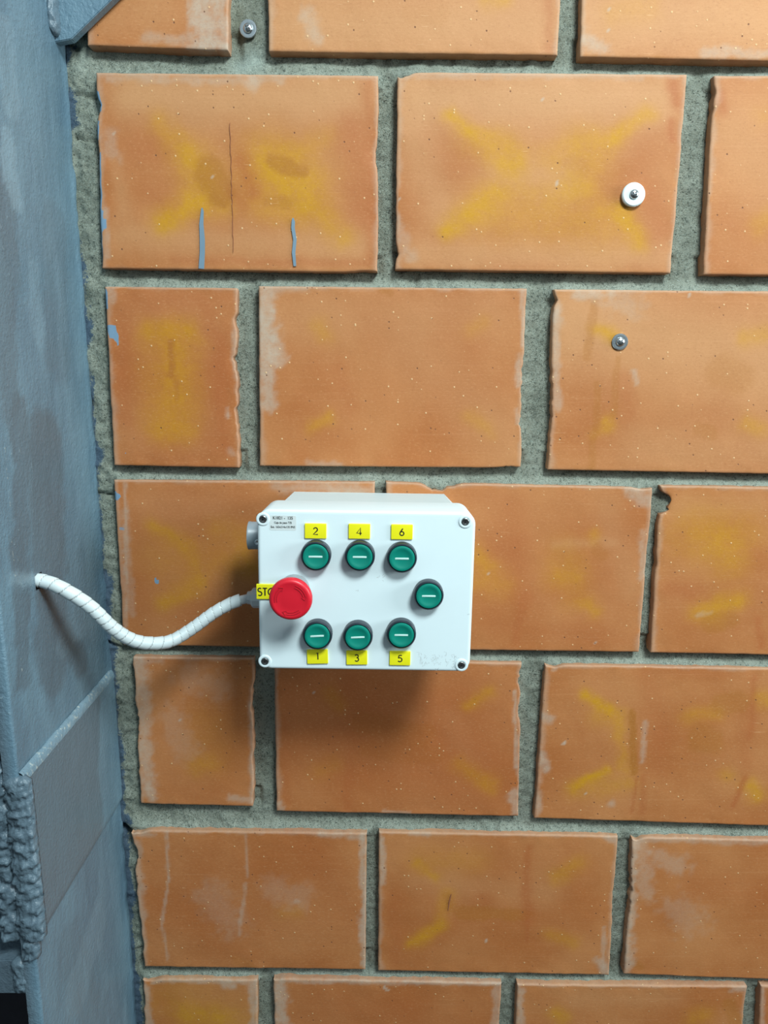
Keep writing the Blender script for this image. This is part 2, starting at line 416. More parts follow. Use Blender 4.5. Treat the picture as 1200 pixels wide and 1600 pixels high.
# marks on the clay: (kind, x0, y0, x1, y1, radius px, strength)   Y yellow, O brown, D red stain, P pale bloom, B blue paint, T lighter tone
MK = {
 'r1a': [('P',318,0,325,75,22,1.0),('P',230,60,350,68,7,.5),('T',170,20,250,20,40,.3),('P',345,0,350,75,8,.7)],
 'r1b': [('P',480,30,495,52,12,.6),('T',450,40,850,40,60,.75),('O',640,20,690,25,14,.12),('D',855,0,862,75,8,.5),('Y',760,0,790,3,8,.5)],
 'r1c': [('T',930,30,1200,30,60,.8),('P',915,60,940,75,12,.7),('P',1100,80,1200,88,7,.6),('Y',960,20,1010,8,14,.25)],
 'r2a': [('Y',248,196,300,245,13,.55),('Y',300,250,322,285,20,.75),('Y',255,348,305,312,14,.95),('Y',300,315,350,322,12,.6),
         ('Y',420,262,470,292,30,1.0),('Y',488,320,535,368,13,.6),('Y',455,240,510,215,12,.35),('Y',400,325,470,335,14,.35),
         ('O',325,268,345,300,24,.75),('O',425,255,470,268,12,.75),('O',420,312,450,316,8,.45),('O',330,312,350,318,8,.5),
         ('D',375,250,398,305,12,.75),('D',362,300,385,325,10,.4),('D',205,235,240,230,26,.45),('D',230,300,255,320,16,.4),
         ('D',548,200,565,330,24,.6),('D',575,130,582,400,10,.5),('T',210,150,540,150,40,.8),('T',190,370,560,385,25,.5),('T',185,250,190,330,12,.35),
         ('P',170,122,440,124,6,.5),('P',390,128,400,132,10,.6),('P',168,205,178,240,10,.4),('P',165,330,168,400,4,.5),
         ('B',152,145,152,170,4,1.0),('B',153,190,153,215,2,.8),('B',157,330,158,360,3.2,.9),('B',156,240,158,415,1.5,.75),('B',162,345,164,352,5,.6),
         ('D',270,405,580,412,6,.5)],
 'r2b': [('Y',700,182,742,212,8,.95),('Y',742,205,752,215,7,.6),('Y',958,212,1012,178,9,.8),('Y',945,225,960,212,10,.5),
         ('Y',700,360,740,332,12,1.0),('Y',745,325,775,305,14,.75),('Y',970,335,1000,380,11,.95),('Y',940,330,965,336,10,.4),
         ('Y',775,230,800,250,18,.75),('Y',790,255,806,262,12,.5),('Y',893,285,915,290,16,.7),('Y',905,230,930,250,22,.45),
         ('Y',760,330,940,350,28,.45),('Y',860,245,930,215,16,.4),('Y',730,220,800,225,16,.25),('Y',800,290,880,310,14,.3),
         ('O',890,255,910,265,14,.25),('T',660,150,1030,150,45,.85),('T',650,400,1040,400,25,.55),('T',640,200,690,330,30,.5),
         ('T',780,270,880,280,30,.5),('D',1052,130,1060,160,9,.9),('D',1048,190,1052,215,6,.8),('D',1020,300,1030,360,22,.55),
         ('P',622,345,640,400,9,.4),('P',640,118,1000,120,4,.35)],
 'r2c': [('Y',1185,352,1200,342,12,.4),('T',1150,200,1250,300,60,.5),('D',1125,150,1130,170,9,.7),('Y',1190,180,1200,180,10,.2)],
 'r3a': [('D',270,480,270,700,110,0.50),('Y',238,518,295,522,13,1.0),('Y',268,530,272,570,17,1.0),('Y',272,575,272,630,19,1.0),('Y',250,672,290,672,14,.8),('Y',268,640,272,670,18,.85),
         ('Y',228,540,238,650,18,.3),('Y',310,540,305,650,12,.25),('O',268,535,268,590,5,.85),('O',274,590,276,625,4,.5),
         ('D',190,500,195,650,18,.65),('D',345,530,350,700,16,.75),('D',200,470,360,465,14,.35),('D',320,480,330,520,10,.4),
         ('P',176,452,178,470,6,.5),('P',357,640,358,650,4,.7),('P',368,520,370,590,4,.4),('P',360,705,365,710,5,.4),
         ('B',175,515,177,525,6,.95),('B',180,528,183,536,3,.7),('B',165,455,165,480,3,.8),('B',167,600,168,640,1.6,.7),('B',196,706,198,708,2,.6)],
 'r3b': [('D',560,590,680,590,120,0.20),('P',414,455,420,630,13,.85),('P',420,500,432,560,13,.7),('P',430,450,480,452,5,.5),('P',811,560,813,600,6,.7),('P',808,640,812,660,4,.5),
         ('P',480,722,530,726,5,.5),('P',815,455,818,540,3,.6),('Y',498,510,510,525,10,.45),('Y',485,665,515,652,8,.6),('Y',735,515,755,505,9,.3),
         ('Y',735,655,765,672,9,.35),('T',640,540,790,690,50,.35),('D',530,580,545,640,14,.35),('O',600,452,610,456,7,.4),('T',450,500,760,480,40,.3)],
 'r3c': [('Y',933,513,962,528,7,.8),('Y',948,660,952,668,8,.6),('Y',930,675,945,672,7,.3),('Y',1165,528,1195,522,10,.5),('Y',1165,662,1190,672,9,.5),
         ('O',930,470,918,560,7,.45),('O',935,600,925,730,6,.4),('O',965,560,958,650,6,.4),('D',975,590,985,650,12,.3),('O',1130,580,1150,590,30,.3),
         ('P',900,458,950,462,7,.7),('P',960,465,990,475,20,.35),('P',868,490,872,640,6,.6),('P',870,480,872,500,8,.6),('P',990,580,996,600,4,.6),
         ('T',900,500,1200,560,80,.7),('T',1000,700,1200,710,40,.4),('O',1090,670,1110,675,12,.3)],
 'r4a': [('D',300,850,500,900,130,0.40),('Y',238,820,292,850,9,.75),('Y',300,860,312,905,9,.45),('Y',255,942,305,915,12,.7),('Y',345,880,380,878,18,.45),('Y',340,830,375,835,16,.4),
         ('Y',380,860,395,890,14,.6),('Y',260,870,300,880,30,.3),('P',430,762,570,765,9,.55),('P',520,770,560,772,9,.5),('P',195,800,205,960,6,.35),('P',196,755,197,1000,3,.6),
         ('D',370,955,380,975,16,.35),('T',230,790,330,790,30,.3),('B',180,772,184,776,5,.8),('B',188,826,192,828,4,.5),('B',243,904,245,910,3,.8),('O',330,945,370,930,4,.5)],
 'r4b': [('D',850,900,920,900,120,0.35),('Y',748,868,762,885,12,.6),('Y',745,910,790,915,16,.4),('Y',880,870,890,880,24,.35),('Y',870,905,895,905,16,.6),('Y',908,940,930,955,9,.75),
         ('Y',925,835,930,842,8,.55),('Y',890,940,920,938,14,.3),('D',800,790,805,850,26,.5),('D',805,860,815,925,22,.55),('D',822,935,806,1000,9,.7),('D',770,820,780,850,20,.3),
         ('D',860,925,900,930,14,.4),('D',735,770,760,775,20,.3),('T',950,800,990,920,24,.35),('P',990,765,1008,780,12,.7),('P',1006,830,1003,900,6,.6),('O',1000,778,985,768,5,.4),
         ('O',935,860,945,865,12,.4),('T',870,850,960,848,8,.5),('D',770,975,990,1000,18,.3)],
 'r4c': [('Y',1095,955,1115,960,14,.7),('Y',1125,942,1155,938,12,.75),('Y',1090,830,1150,840,36,.45),('Y',1120,845,1140,880,20,.4),
         ('D',1050,920,1080,925,18,.7),('O',1110,975,1140,970,18,.5),('D',1185,970,1190,1010,7,.7),('D',1185,860,1195,880,16,.4),('T',1060,790,1180,790,20,.3),
         ('P',1090,962,1110,958,4,.4)],
 'r5a': [('D',310,1100,310,1200,90,0.45),('P',222,1040,232,1240,12,.75),('P',215,1032,250,1034,6,.5),('P',360,1245,390,1250,7,.6),('P',392,1100,394,1240,4,.5),('P',300,1060,340,1070,26,.25),
         ('Y',305,1198,325,1192,12,.55),('Y',320,1130,330,1180,30,.25),('P',270,1120,290,1170,24,.25),('D',210,1030,380,1035,12,.4),('P',228,1230,240,1250,7,.7)],
 'r5b': [('D',500,1100,700,1180,150,0.90),('D',545,1060,545,1150,9,.75),('D',546,1150,543,1190,6,.7),('D',545,1200,543,1262,8,.7),('O',568,1130,660,1150,24,.65),('O',575,1170,680,1180,20,.5),
         ('D',560,1150,580,1170,12,.5),('Y',515,1085,532,1102,11,.65),('Y',730,1102,765,1082,9,.8),('Y',715,1195,765,1225,11,.85),('Y',740,1220,770,1235,8,.5),
         ('Y',500,1205,520,1195,12,.3),('T',700,1120,730,1190,20,.35),('P',805,1080,807,1200,3,.7),('P',802,1240,806,1270,8,.7),('P',436,1255,440,1264,6,.6),
         ('D',445,1080,448,1250,8,.5),('D',620,1100,700,1100,12,.3),('P',600,1268,640,1270,3,.6)],
 'r5c': [('Y',912,1085,950,1110,7,.95),('Y',950,1110,975,1115,8,.35),('Y',895,1232,948,1205,7,.95),('Y',900,1235,980,1225,14,.4),('Y',1172,1230,1185,1240,12,.8),
         ('Y',1135,1210,1140,1212,10,.4),('Y',1190,1090,1200,1100,10,.5),('Y',930,1120,970,1130,12,.35),('Y',965,1120,975,1200,8,.45),('O',990,1115,988,1205,7,.85),
         ('O',1095,1155,1110,1160,26,.45),('O',1130,1100,1155,1095,22,.45),('Y',1075,1120,1120,1115,12,.4),('D',1015,1060,1030,1150,20,.4),('D',1025,1150,1030,1200,22,.45),
         ('D',994,1215,988,1270,3,.7),('D',1005,1215,1003,1270,6,.6),('D',1180,1060,1172,1150,6,.6),('D',1165,1215,1145,1260,5,.9),('D',1170,1110,1165,1200,16,.35),
         ('P',1010,1130,1002,1190,5,.6),('P',848,1180,852,1200,8,.8),('P',842,1115,860,1125,7,.7),('P',840,1240,842,1265,6,.6),('P',955,1256,957,1258,6,.6),
         ('D',1010,1045,1180,1055,10,.3),('P',866,1044,868,1044,4,.6)],
 'r6a': [('D',330,1400,450,1400,150,0.40),('P',260,1300,264,1370,2.6,.6),('P',264,1370,252,1450,2.6,.6),('P',255,1450,263,1500,2.6,.5),('P',385,1302,386,1370,2,.5),('P',384,1380,374,1460,3.5,.5),
         ('P',567,1305,569,1508,6,.85),('P',500,1303,570,1308,6,.7),('P',215,1320,222,1500,9,.55),('P',330,1400,360,1440,30,.25),('P',430,1390,470,1400,26,.25),
         ('P',460,1408,465,1408,4,.5),('Y',445,1425,460,1425,12,.3),('P',210,1300,240,1302,6,.6),('O',370,1500,390,1505,10,.3),('D',480,1320,560,1440,30,.3)],
 'r6b': [('D',720,1400,820,1400,130,0.20),('Y',655,1350,682,1372,8,.6),('Y',645,1475,690,1445,9,.8),('Y',690,1430,700,1395,10,.4),('Y',870,1370,905,1350,12,.5),('Y',860,1460,895,1475,10,.4),
         ('O',720,1425,820,1430,14,.6),('O',700,1400,705,1420,9,.4),('D',827,1325,824,1375,7,.75),('D',822,1385,824,1440,10,.85),('D',825,1440,824,1470,3,.7),
         ('T',650,1375,860,1395,24,.3),('Y',660,1345,740,1345,20,.25),('P',597,1310,598,1380,5,.7),('P',935,1500,948,1515,8,.7),('P',950,1309,960,1311,7,.8),
         ('P',640,1303,670,1304,4,.6),('P',945,1450,942,1520,4,.6),('D',615,1400,620,1500,16,.4),('D',750,1400,760,1410,10,.4)],
 'r6c': [('P',985,1320,980,1510,12,.75),('P',1000,1320,1012,1400,14,.45),('P',1030,1340,1060,1350,20,.45),('P',1060,1420,1080,1440,30,.3),('P',985,1312,1200,1316,5,.5),
         ('D',1080,1380,1200,1400,30,.3),('O',990,1505,1000,1510,8,.4)],
 'r7a': [('Y',290,1585,350,1590,16,.6),('P',355,1538,362,1542,10,.8),('P',228,1540,234,1640,7,.7),('P',395,1540,396,1600,7,.8),('P',240,1534,400,1535,4,.7),('Y',270,1560,370,1600,40,.25)],
 'r7b': [('D',520,1600,700,1600,120,0.40),('P',437,1540,444,1640,14,.9),('P',774,1545,776,1640,8,.6),('P',440,1533,780,1538,4,.7),('D',520,1570,640,1580,30,.3)],
 'r7c': [('Y',865,1582,880,1590,10,.6),('Y',1085,1590,1100,1585,14,.4),('P',812,1545,814,1640,7,.7),('P',1150,1545,1160,1546,8,.7),('O',1140,1570,1150,1600,14,.5),('T',900,1560,1050,1560,20,.3)],
 'r7d': [('D',1195,1560,1200,1600,20,.4),('P',1192,1545,1193,1600,4,.5)],
}
# broken arrises: (edge, centre px, half width px, depth px)
CHIP = {
 'r2b': [('T',628,14,7),('L',395,8,3)], 'r2a': [('B',570,20,3),('R',240,30,3),('L',165,12,3)],
 'r2c': [('L',150,20,3)],
 'r3a': [('R',560,26,5),('R',650,18,4),('R',500,12,3),('R',606,12,3)], 'r3b': [('R',600,40,4),('R',660,14,3),('B',800,20,2)], 'r3c': [('L',470,12,4),('L',640,60,3)],
 'r4b': [('T',688,22,10),('T',672,8,4),('T',1005,12,3)], 'r4c': [('L',787,17,21),('L',880,14,2)],
 'r5a': [('R',1100,30,4),('L',1130,30,4)], 'r5b': [('R',1060,14,6),('R',1110,20,3)], 'r5c': [('T',866,10,4),('R',1100,8,1)],
 'r6a': [('T',212,16,7),('L',1330,20,5)], 'r6b': [('R',1400,40,2)], 'r6c': [('T',995,10,6),('L',1400,50,4)],
 'r7a': [('T',235,14,5)], 'r7b': [('T',430,10,3)],
}
PALE_EDGE = {'default': (.35, .45, .35, .15)}
RAG = {'r3a': (.4, .3, 1.5, .3), 'r2a': (1.0, .3, .6, .3), 'r6a': (1.3, .3, .4, .3), 'r5a': (1.4, .3, 1.4, .3), 'r7a': (1.4, .3, .5, .3)}
PX = 1.0/1349.0

def uniq_lines(L, fine, edge):
    n = max(3, int(round((L-2*edge[-1])/fine)))
    a = [0.0]+list(edge)
    mid = list(np.linspace(edge[-1], L-edge[-1], n+1))
    return np.array(a[:-1]+mid+[L-e for e in reversed([0.0]+list(edge[:-1]))])/L

wall_mesh_done = []
def make_brick(key, quad_w, marks=(), chips=(), fine=.0028, seed=0, rag=(.4, .3, .6, .3), proud=0.0, parent=None, pale=(.35, .45, .35, .12)):
    TL, TR, BRc, BL = [np.array(q, float) for q in quad_w]          # (x, z) on the face plane
    W = (np.linalg.norm(TR-TL)+np.linalg.norm(BRc-BL))/2; H = (np.linalg.norm(TL-BL)+np.linalg.norm(TR-BRc))/2
    us = uniq_lines(W, fine, (.0006, .0016, .0030)); vs = uniq_lines(H, fine, (.0006, .0016, .0030))
    nu, nv = len(us), len(vs)
    U, V = np.meshgrid(us, vs)                                       # v = 0 bottom
    X = (1-U)*(1-V)*BL[0] + U*(1-V)*BRc[0] + (1-U)*V*TL[0] + U*V*TR[0]
    Z = (1-U)*(1-V)*BL[1] + U*(1-V)*BRc[1] + (1-U)*V*TL[1] + U*V*TR[1]
    dl, dr, db, dt = U*W, (1-U)*W, V*H, (1-V)*H
    # ragged outline
    def fall(d): return np.clip(1-d/.016, 0, 1)**1.5
    rL = rag[0]*(.0006*fbm(Z*90, 0*Z+seed, seed=seed+1)+.0009*np.maximum(0, fbm(Z*45, 0*Z, seed=seed+2)))
    rR = rag[2]*(.0006*fbm(Z*90, 0*Z+seed, seed=seed+3)+.0009*np.maximum(0, fbm(Z*45, 0*Z, seed=seed+4)))
    rT = rag[1]*(.0005*fbm(X*70, 0*X, seed=seed+5)+.0006*np.maximum(0, fbm(X*35, 0*X, seed=seed+6)))
    rB = rag[3]*(.0005*fbm(X*70, 0*X, seed=seed+7))
    for e, c, hw, dp in chips:
        d = dp*PX; h = hw*PX
        if e in 'TB':
            cx = on_y(c, 400 if e == 'T' else 400, 0)[0] if False else None
        if e in 'LR':
            c0 = on_y(600, c, 0)[1+1]; g = np.exp(-((Z-c0)/h)**2)*d*(1+.5*fbm(Z*180, Z*0, seed=seed+8))
            if e == 'L': rL = rL+g
            else: rR = rR+g
        else:
            ym = key_mid[key][0 if e == 'T' else 1]; c0 = on_y(c, ym, 0)[0]
            g = np.exp(-((X-c0)/h)**2)*d*(1+.25*fbm(X*300, X*0, seed=seed+9))
            if e == 'T': rT = rT+g
            else: rB = rB+g
    Xn = X + rL*fall(dl) - rR*fall(dr); Zn = Z - rT*fall(dt) + rB*fall(db)
    big = np.maximum(np.maximum(rL*fall(dl), rR*fall(dr)), np.maximum(rT*fall(dt), rB*fall(db)))
    de = np.minimum(np.minimum(dl, dr), np.minimum(db, dt))
    rnd = .0011*np.clip(1-de/.0016, 0, 1)**2
    Y = -proud + rnd + .00035*fbm(X*22, Z*22, seed=seed+11, octaves=3) + big*.18
    Y = Y + .0004*np.clip(1-de/.02, 0, 1)*fbm(X*60, Z*60, seed=seed+12)
    # ---- colour masks
    px = np.zeros(X.shape+(3,)); p2 = np.zeros(X.shape+(3,))
    wx = .0030*fbm(X*55, Z*55, seed=seed+21); wzn = .0030*fbm(X*55, Z*55, seed=seed+22)
    for k, x0, y0, x1, y1, r, s in marks:
        if k == 'Y': r = r*1.25
        a = on_y(x0, y0, 0); b = on_y(x1, y1, 0)
        wf = min(1.0, r/10.0)
        d = seg_dist(X+wx*wf, Z+wzn*wf, a[0], a[2], b[0], b[2]); rr = r*PX
        m = s*np.exp(-(d/rr)**2*.9)
        if k == 'Y': px[..., 0] = 1-(1-px[..., 0])*(1-m)
        elif k == 'O': px[..., 1] = 1-(1-px[..., 1])*(1-s*(1-sstep(.6*rr, 1.15*rr, d)))
        elif k == 'P': px[..., 2] = 1-(1-px[..., 2])*(1-s*.78*(1-sstep(.25*rr, 1.5*rr, d+.45*rr*fbm(X*140, Z*140, seed=seed+25, octaves=3))))
        elif k == 'B': p2[..., 0] = np.maximum(p2[..., 0], s*(1-sstep(.7*rr, 1.3*rr, d)))
        elif k == 'T': p2[..., 1] = 1-(1-p2[..., 1])*(1-m)
        elif k == 'D': p2[..., 2] = 1-(1-p2[..., 2])*(1-m)
    ne = fbm(X*60, Z*60, seed=seed+31)*.5+.5
    for d, s, w in ((dl, pale[0], .006), (dt, pale[1], .0028), (dr, pale[2], .004), (db, pale[3], .002)):
        m = s*(1-sstep(.3*w, w*(.6+1.4*ne), d)); px[..., 2] = 1-(1-px[..., 2])*(1-m)
    px[..., 2] = np.clip(px[..., 2], 0, 1)
    dirt = np.clip(1-de/.006, 0, 1)*np.maximum(0, fbm(X*35, Z*35, seed=seed+41))*.8
    px[..., 1] = np.clip(px[..., 1]+dirt*.5, 0, 1)
    # ---- mesh
    n = nu*nv
    verts = np.stack([Xn, Y, Zn], -1).reshape(-1, 3)
    idx = np.arange(n).reshape(nv, nu)
    faces = np.stack([idx[:-1, :-1], idx[:-1, 1:], idx[1:, 1:], idx[1:, :-1]], -1).reshape(-1, 4).tolist()
    loop = list(idx[0, :]) + list(idx[1:, -1]) + list(idx[-1, -2::-1]) + list(idx[-2:0:-1, 0])
    m = len(loop); ring0 = verts[loop]
    extra = []; cols1 = [px.reshape(-1, 3)]; cols2 = [p2.reshape(-1, 3)]
    for j, yy in enumerate((.004, .009, .030)):
        r = ring0.copy(); r[:, 1] = yy - proud
        r[:, 0] += .0004*fbm(r[:, 0]*200, r[:, 2]*200, seed=seed+50+j); r[:, 2] += .0004*fbm(r[:, 0]*200, r[:, 2]*200, seed=seed+60+j)
        extra.append(r)
        c = cols1[0][loop].copy(); c[:, 2] = np.clip(c[:, 2]*.5+.18, 0, 1); cols1.append(c); cols2.append(cols2[0][loop])
    verts = np.concatenate([verts]+extra)
    prev = loop
    for j in range(3):
        cur = list(range(n+j*m, n+(j+1)*m))
        for k in range(m):
            k2 = (k+1) % m; faces.append((prev[k], cur[k], cur[k2], prev[k2]))
        prev = cur
    c = (TL+TR+BRc+BL)/4
    me = bpy.data.meshes.new('brick')
    me.from_pydata(verts.tolist(), [], faces); me.update()
    set_attr(me, 'marks', np.concatenate(cols1)); set_attr(me, 'marks_two', np.concatenate(cols2))
    o = link('brick', me, M_BRICK, parent, True, (c[0], 0, c[1]))
    return o

quads = {}
key_mid = {}
for k, q in BR.items():
    quads[k] = [on_y(x, y, 0)[[0, 2]] for x, y in q]
    key_mid[k] = ((q[0][1]+q[1][1])/2, (q[2][1]+q[3][1])/2)

# mortar sheet: a dense relief between the bricks
def grid_lines(a, b, step): return np.linspace(a, b, int((b-a)/step)+1)
ZT, ZB = wz(-250), wz(1960)
COLX = -0.3345
gx = np.concatenate([[-.62, -.55, -.48, -.42], grid_lines(-.36, .52, .0026), [.60, .68, .76]])
gz = np.concatenate([[ZB-.22, ZB-.12], grid_lines(ZB, ZT, .0027), [ZT+.12, ZT+.22]])
GX, GZ = np.meshgrid(gx, gz)
GY = Y_MORTAR + .0011*fbm(GX*60, GZ*60, seed=3) + .0010*fbm(GX*170, GZ*170, seed=5, octaves=3) + .0015*fbm(GX*14, GZ*14, seed=6, octaves=2)
pale_m = np.zeros_like(GX)
for k, q in quads.items():
    TL, TR, BRc, BL = q
    tx = np.clip((GX-TL[0])/(TR[0]-TL[0]), -.03, 1.03)
    ztop = TL[1]+(TR[1]-TL[1])*tx; zbot = BL[1]+(BRc[1]-BL[1])*tx
    inx = sstep(-.03, .01, (GX-TL[0])/(TR[0]-TL[0]))*(1-sstep(.99, 1.03, (GX-TL[0])/(TR[0]-TL[0])))
    d = GZ-ztop
    lip = np.where(d > -.01, np.exp(-np.maximum(d-.001, 0)/.0045), 0)*inx
    GY -= lip*.0045
    pale_m = np.maximum(pale_m, lip*.35*sstep(-.02, .01, d))
    db = zbot-GZ                                                # under a brick the joint is raked deeper
    rake = np.where(db > -.02, np.exp(-(np.maximum(db, 0)/.0080)**2), 0)*inx
    GY += rake*.0050
def dent(x0, y0, x1, y1, r, dep):
    global GY
    a = on_y(x0, y0, Y_MORTAR); b = on_y(x1, y1, Y_MORTAR)
    GY = GY + dep*np.exp(-(seg_dist(GX+.001*fbm(GX*200, GZ*200, seed=9), GZ+.001*fbm(GX*200, GZ*200, seed=10), a[0], a[2], b[0], b[2])/(r*PX))**2)
# the rough strip against the column
strip = np.exp(-((GX-(COLX+.012))/.016)**2)
GY -= strip*(.0030+.0020*fbm(GX*130, GZ*130, seed=8, octaves=3))
dent(1050, 782, 1036, 800, 14, -.009)
for t in ((118,150,150,152,2.5,.006),(120,216,150,222,2.5,.006),(182,1290,200,1296,7,.02),(200,1296,204,1312,4,.014),(110,68,122,74,5,.006),
          (140,620,142,632,3,.005),(160,1000,190,1012,3,.006),(150,770,176,772,3,.005),(192,1545,196,1548,6,.01)):
    dent(*t)
dent(655, 108, 640, 112, 10, -.004)
mk = np.zeros(GX.shape+(3,))
zc = GZ
hi = np.exp(-np.maximum(GX-(COLX+.003), 0)/.0065)
amt = np.interp(-zc, [-wz(y) for y in (-250, 60, 130, 420, 560, 700, 950, 1050, 1250, 1600)], [.55, .62, .50, .42, .62, .62, .72, .85, .92, .85])
mk[..., 0] = np.clip(hi*amt*1.25 + .45*fbm(GX*70, GZ*45, seed=12)-.12, 0, 1)*np.clip(1-(GX-COLX-.010)/.018, 0, 1)
for x0, y0, x1, y1, r, s in ((160, 840, 158, 960, 9, .55), (168, 985, 175, 1080, 12, .7), (185, 1262, 205, 1280, 9, .75), (146, 590, 144, 660, 4, .7)):
    a = on_y(x0, y0, Y_MORTAR); b = on_y(x1, y1, Y_MORTAR)
    mk[..., 0] = np.maximum(mk[..., 0], s*np.exp(-(seg_dist(GX, GZ, a[0], a[2], b[0], b[2])/(r*PX))**2))
mk[..., 1] = pale_m
for x0, y0, x1, y1, r, s in ((380, 104, 400, 96, 16, .8), (392, 100, 385, 70, 6, .4), (140, 75, 125, 110, 10, .3)):
    a = on_y(x0, y0, Y_MORTAR); b = on_y(x1, y1, Y_MORTAR)
    mk[..., 1] = np.maximum(mk[..., 1], s*np.exp(-(seg_dist(GX, GZ, a[0], a[2], b[0], b[2])/(r*PX))**2))
for x0, y0, x1, y1, r, s in ((372, 20, 372, 60, 12, .8), (395, 0, 398, 60, 10, .5), (1000, 95, 1180, 100, 10, .3)):
    a = on_y(x0, y0, Y_MORTAR); b = on_y(x1, y1, Y_MORTAR)
    mk[..., 2] = np.maximum(mk[..., 2], s*np.exp(-(seg_dist(GX, GZ, a[0], a[2], b[0], b[2])/(r*PX))**2))
nz, nx = GX.shape
gi = np.arange(nx*nz).reshape(nz, nx)
gverts = np.stack([GX, GY, GZ], -1).reshape(-1, 3)
gfaces = np.stack([gi[:-1, :-1], gi[:-1, 1:], gi[1:, 1:], gi[1:, :-1]], -1).reshape(-1, 4).tolist()
# give the sheet the wall's thickness
bk = [(gx[0], .14, gz[0]), (gx[-1], .14, gz[0]), (gx[-1], .14, gz[-1]), (gx[0], .14, gz[-1])]
n0 = len(gverts); gverts = np.concatenate([gverts, bk])
gfaces.append((n0+3, n0+2, n0+1, n0))
gfaces.append(tuple([n0, n0+1] + list(gi[0, ::-1]))); gfaces.append(tuple([n0+2, n0+3] + list(gi[-1, :])))
gfaces.append(tuple([n0+1, n0+2] + list(gi[::-1, -1]))); gfaces.append(tuple([n0+3, n0] + list(gi[:, 0])))
me = bpy.data.meshes.new('wall_back'); me.from_pydata(gverts.tolist(), [], gfaces); me.update()
set_attr(me, 'marks', np.concatenate([mk.reshape(-1, 3), np.zeros((4, 3))]))
wall = link('wall_back', me, M_MORTAR)
tag(wall, 'brick wall with rough grey-green sand mortar joints', kind='structure')

for i, (k, q) in enumerate(quads.items()):
    make_brick(k, q, MK.get(k, ()), CHIP.get(k, ()), seed=100*i+7, rag=RAG.get(k, (.5, .3, .6, .25)), proud=random.Random(i).uniform(-.0006, .0008), parent=wall)

# paint strokes, the crack and dirt scratches belong to one brick
bricks = [o for o in wall.children]
keys = list(quads)
def on_brick(name, key, pts_px, width_px, thick, mat, lift=.0003):
    b = bricks[keys.index(key)]; o0 = b.location
    P = [on_y(x, y, 0)[[0, 2]]-np.array([o0.x, o0.z]) for x, y in pts_px]
    W = [w*PX for w in width_px]
    v, f = ribbon(P, W, thick, -lift)
    mm = mesh_from(v, f); o = link(name, mm, mat, b, False)
    return o
o = on_brick('paint_stroke', 'r2a', [(316, 325), (316.5, 330), (315, 350), (316.5, 375), (316.5, 395), (315, 420)], [1.5, 4, 6, 7.5, 7.5, 8], .0004, M_BLUEMARK, .0009)
o['label'] = 'longer blue-grey paint stroke'
o = on_brick('paint_stroke', 'r2a', [(458, 341), (458.5, 347), (458, 356), (461, 375), (459, 395), (461, 416)], [2, 5, 5, 5, 5, 4], .0004, M_BLUEMARK, .0009)
o['label'] = 'shorter wavy blue-grey paint stroke'
rng = random.Random(4)
crk = [(359.5, 192)]
y = 192
while y < 392:
    y += rng.uniform(5, 9); crk.append((359.5+(y-192)*.028+rng.uniform(-.8, .8), y))
on_brick('hairline_crack', 'r2a', crk, [.7]+[.85]*(len(crk)-2)+[.6], .0002, M_CRACK, .0009)
on_brick('scratch_mark', 'r6b', [(705, 1396), (702, 1408), (700, 1422)], [1.0, 2.4, .8], .0002, M_CRACK, .0009)

# ================================================================= STEEL COLUMN (I-section against the wall)
YF = -0.232                                                     # front edge of the near flange
YB = Y_MORTAR-.002
ZC0, ZC1 = ZB-.22, ZT+.22
hole_c = on_x(61, 908, COLX)
column = empty('steel_column', (COLX-.09, (YF+YB)/2, ZC0))
tag(column, 'blue-grey painted steel column against the left end of the brick wall', 'column')
def col_part(name, me, mat=M_PAINT, parent=None, smooth=True, origin=None):
    """mesh in world coordinates -> child of the column (or of one of its parts)"""
    o = link(name, me, mat, None, smooth)
    par = parent or column
    o.parent = par
    off = Vector(column.location) + (Vector(parent.location) if parent else Vector((0, 0, 0)))
    me.transform(Matrix.Translation(-off))
    return o

def grid_face(ys, zs, xfun, marks_fun, skip=None):
    Yg, Zg = np.meshgrid(ys, zs); Xg = xfun(Yg, Zg)
    v = np.stack([Xg, Yg, Zg], -1).reshape(-1, 3); nz_, ny_ = Yg.shape
    gi = np.arange(ny_*nz_).reshape(nz_, ny_)
    f = []
    for a in range(nz_-1):
        for b in range(ny_-1):
            if skip and skip((ys[b]+ys[b+1])/2, (zs[a]+zs[a+1])/2): continue
            f.append((gi[a, b], gi[a, b+1], gi[a+1, b+1], gi[a+1, b]))
    return v, f, marks_fun(Yg, Zg).reshape(-1, 3), gi

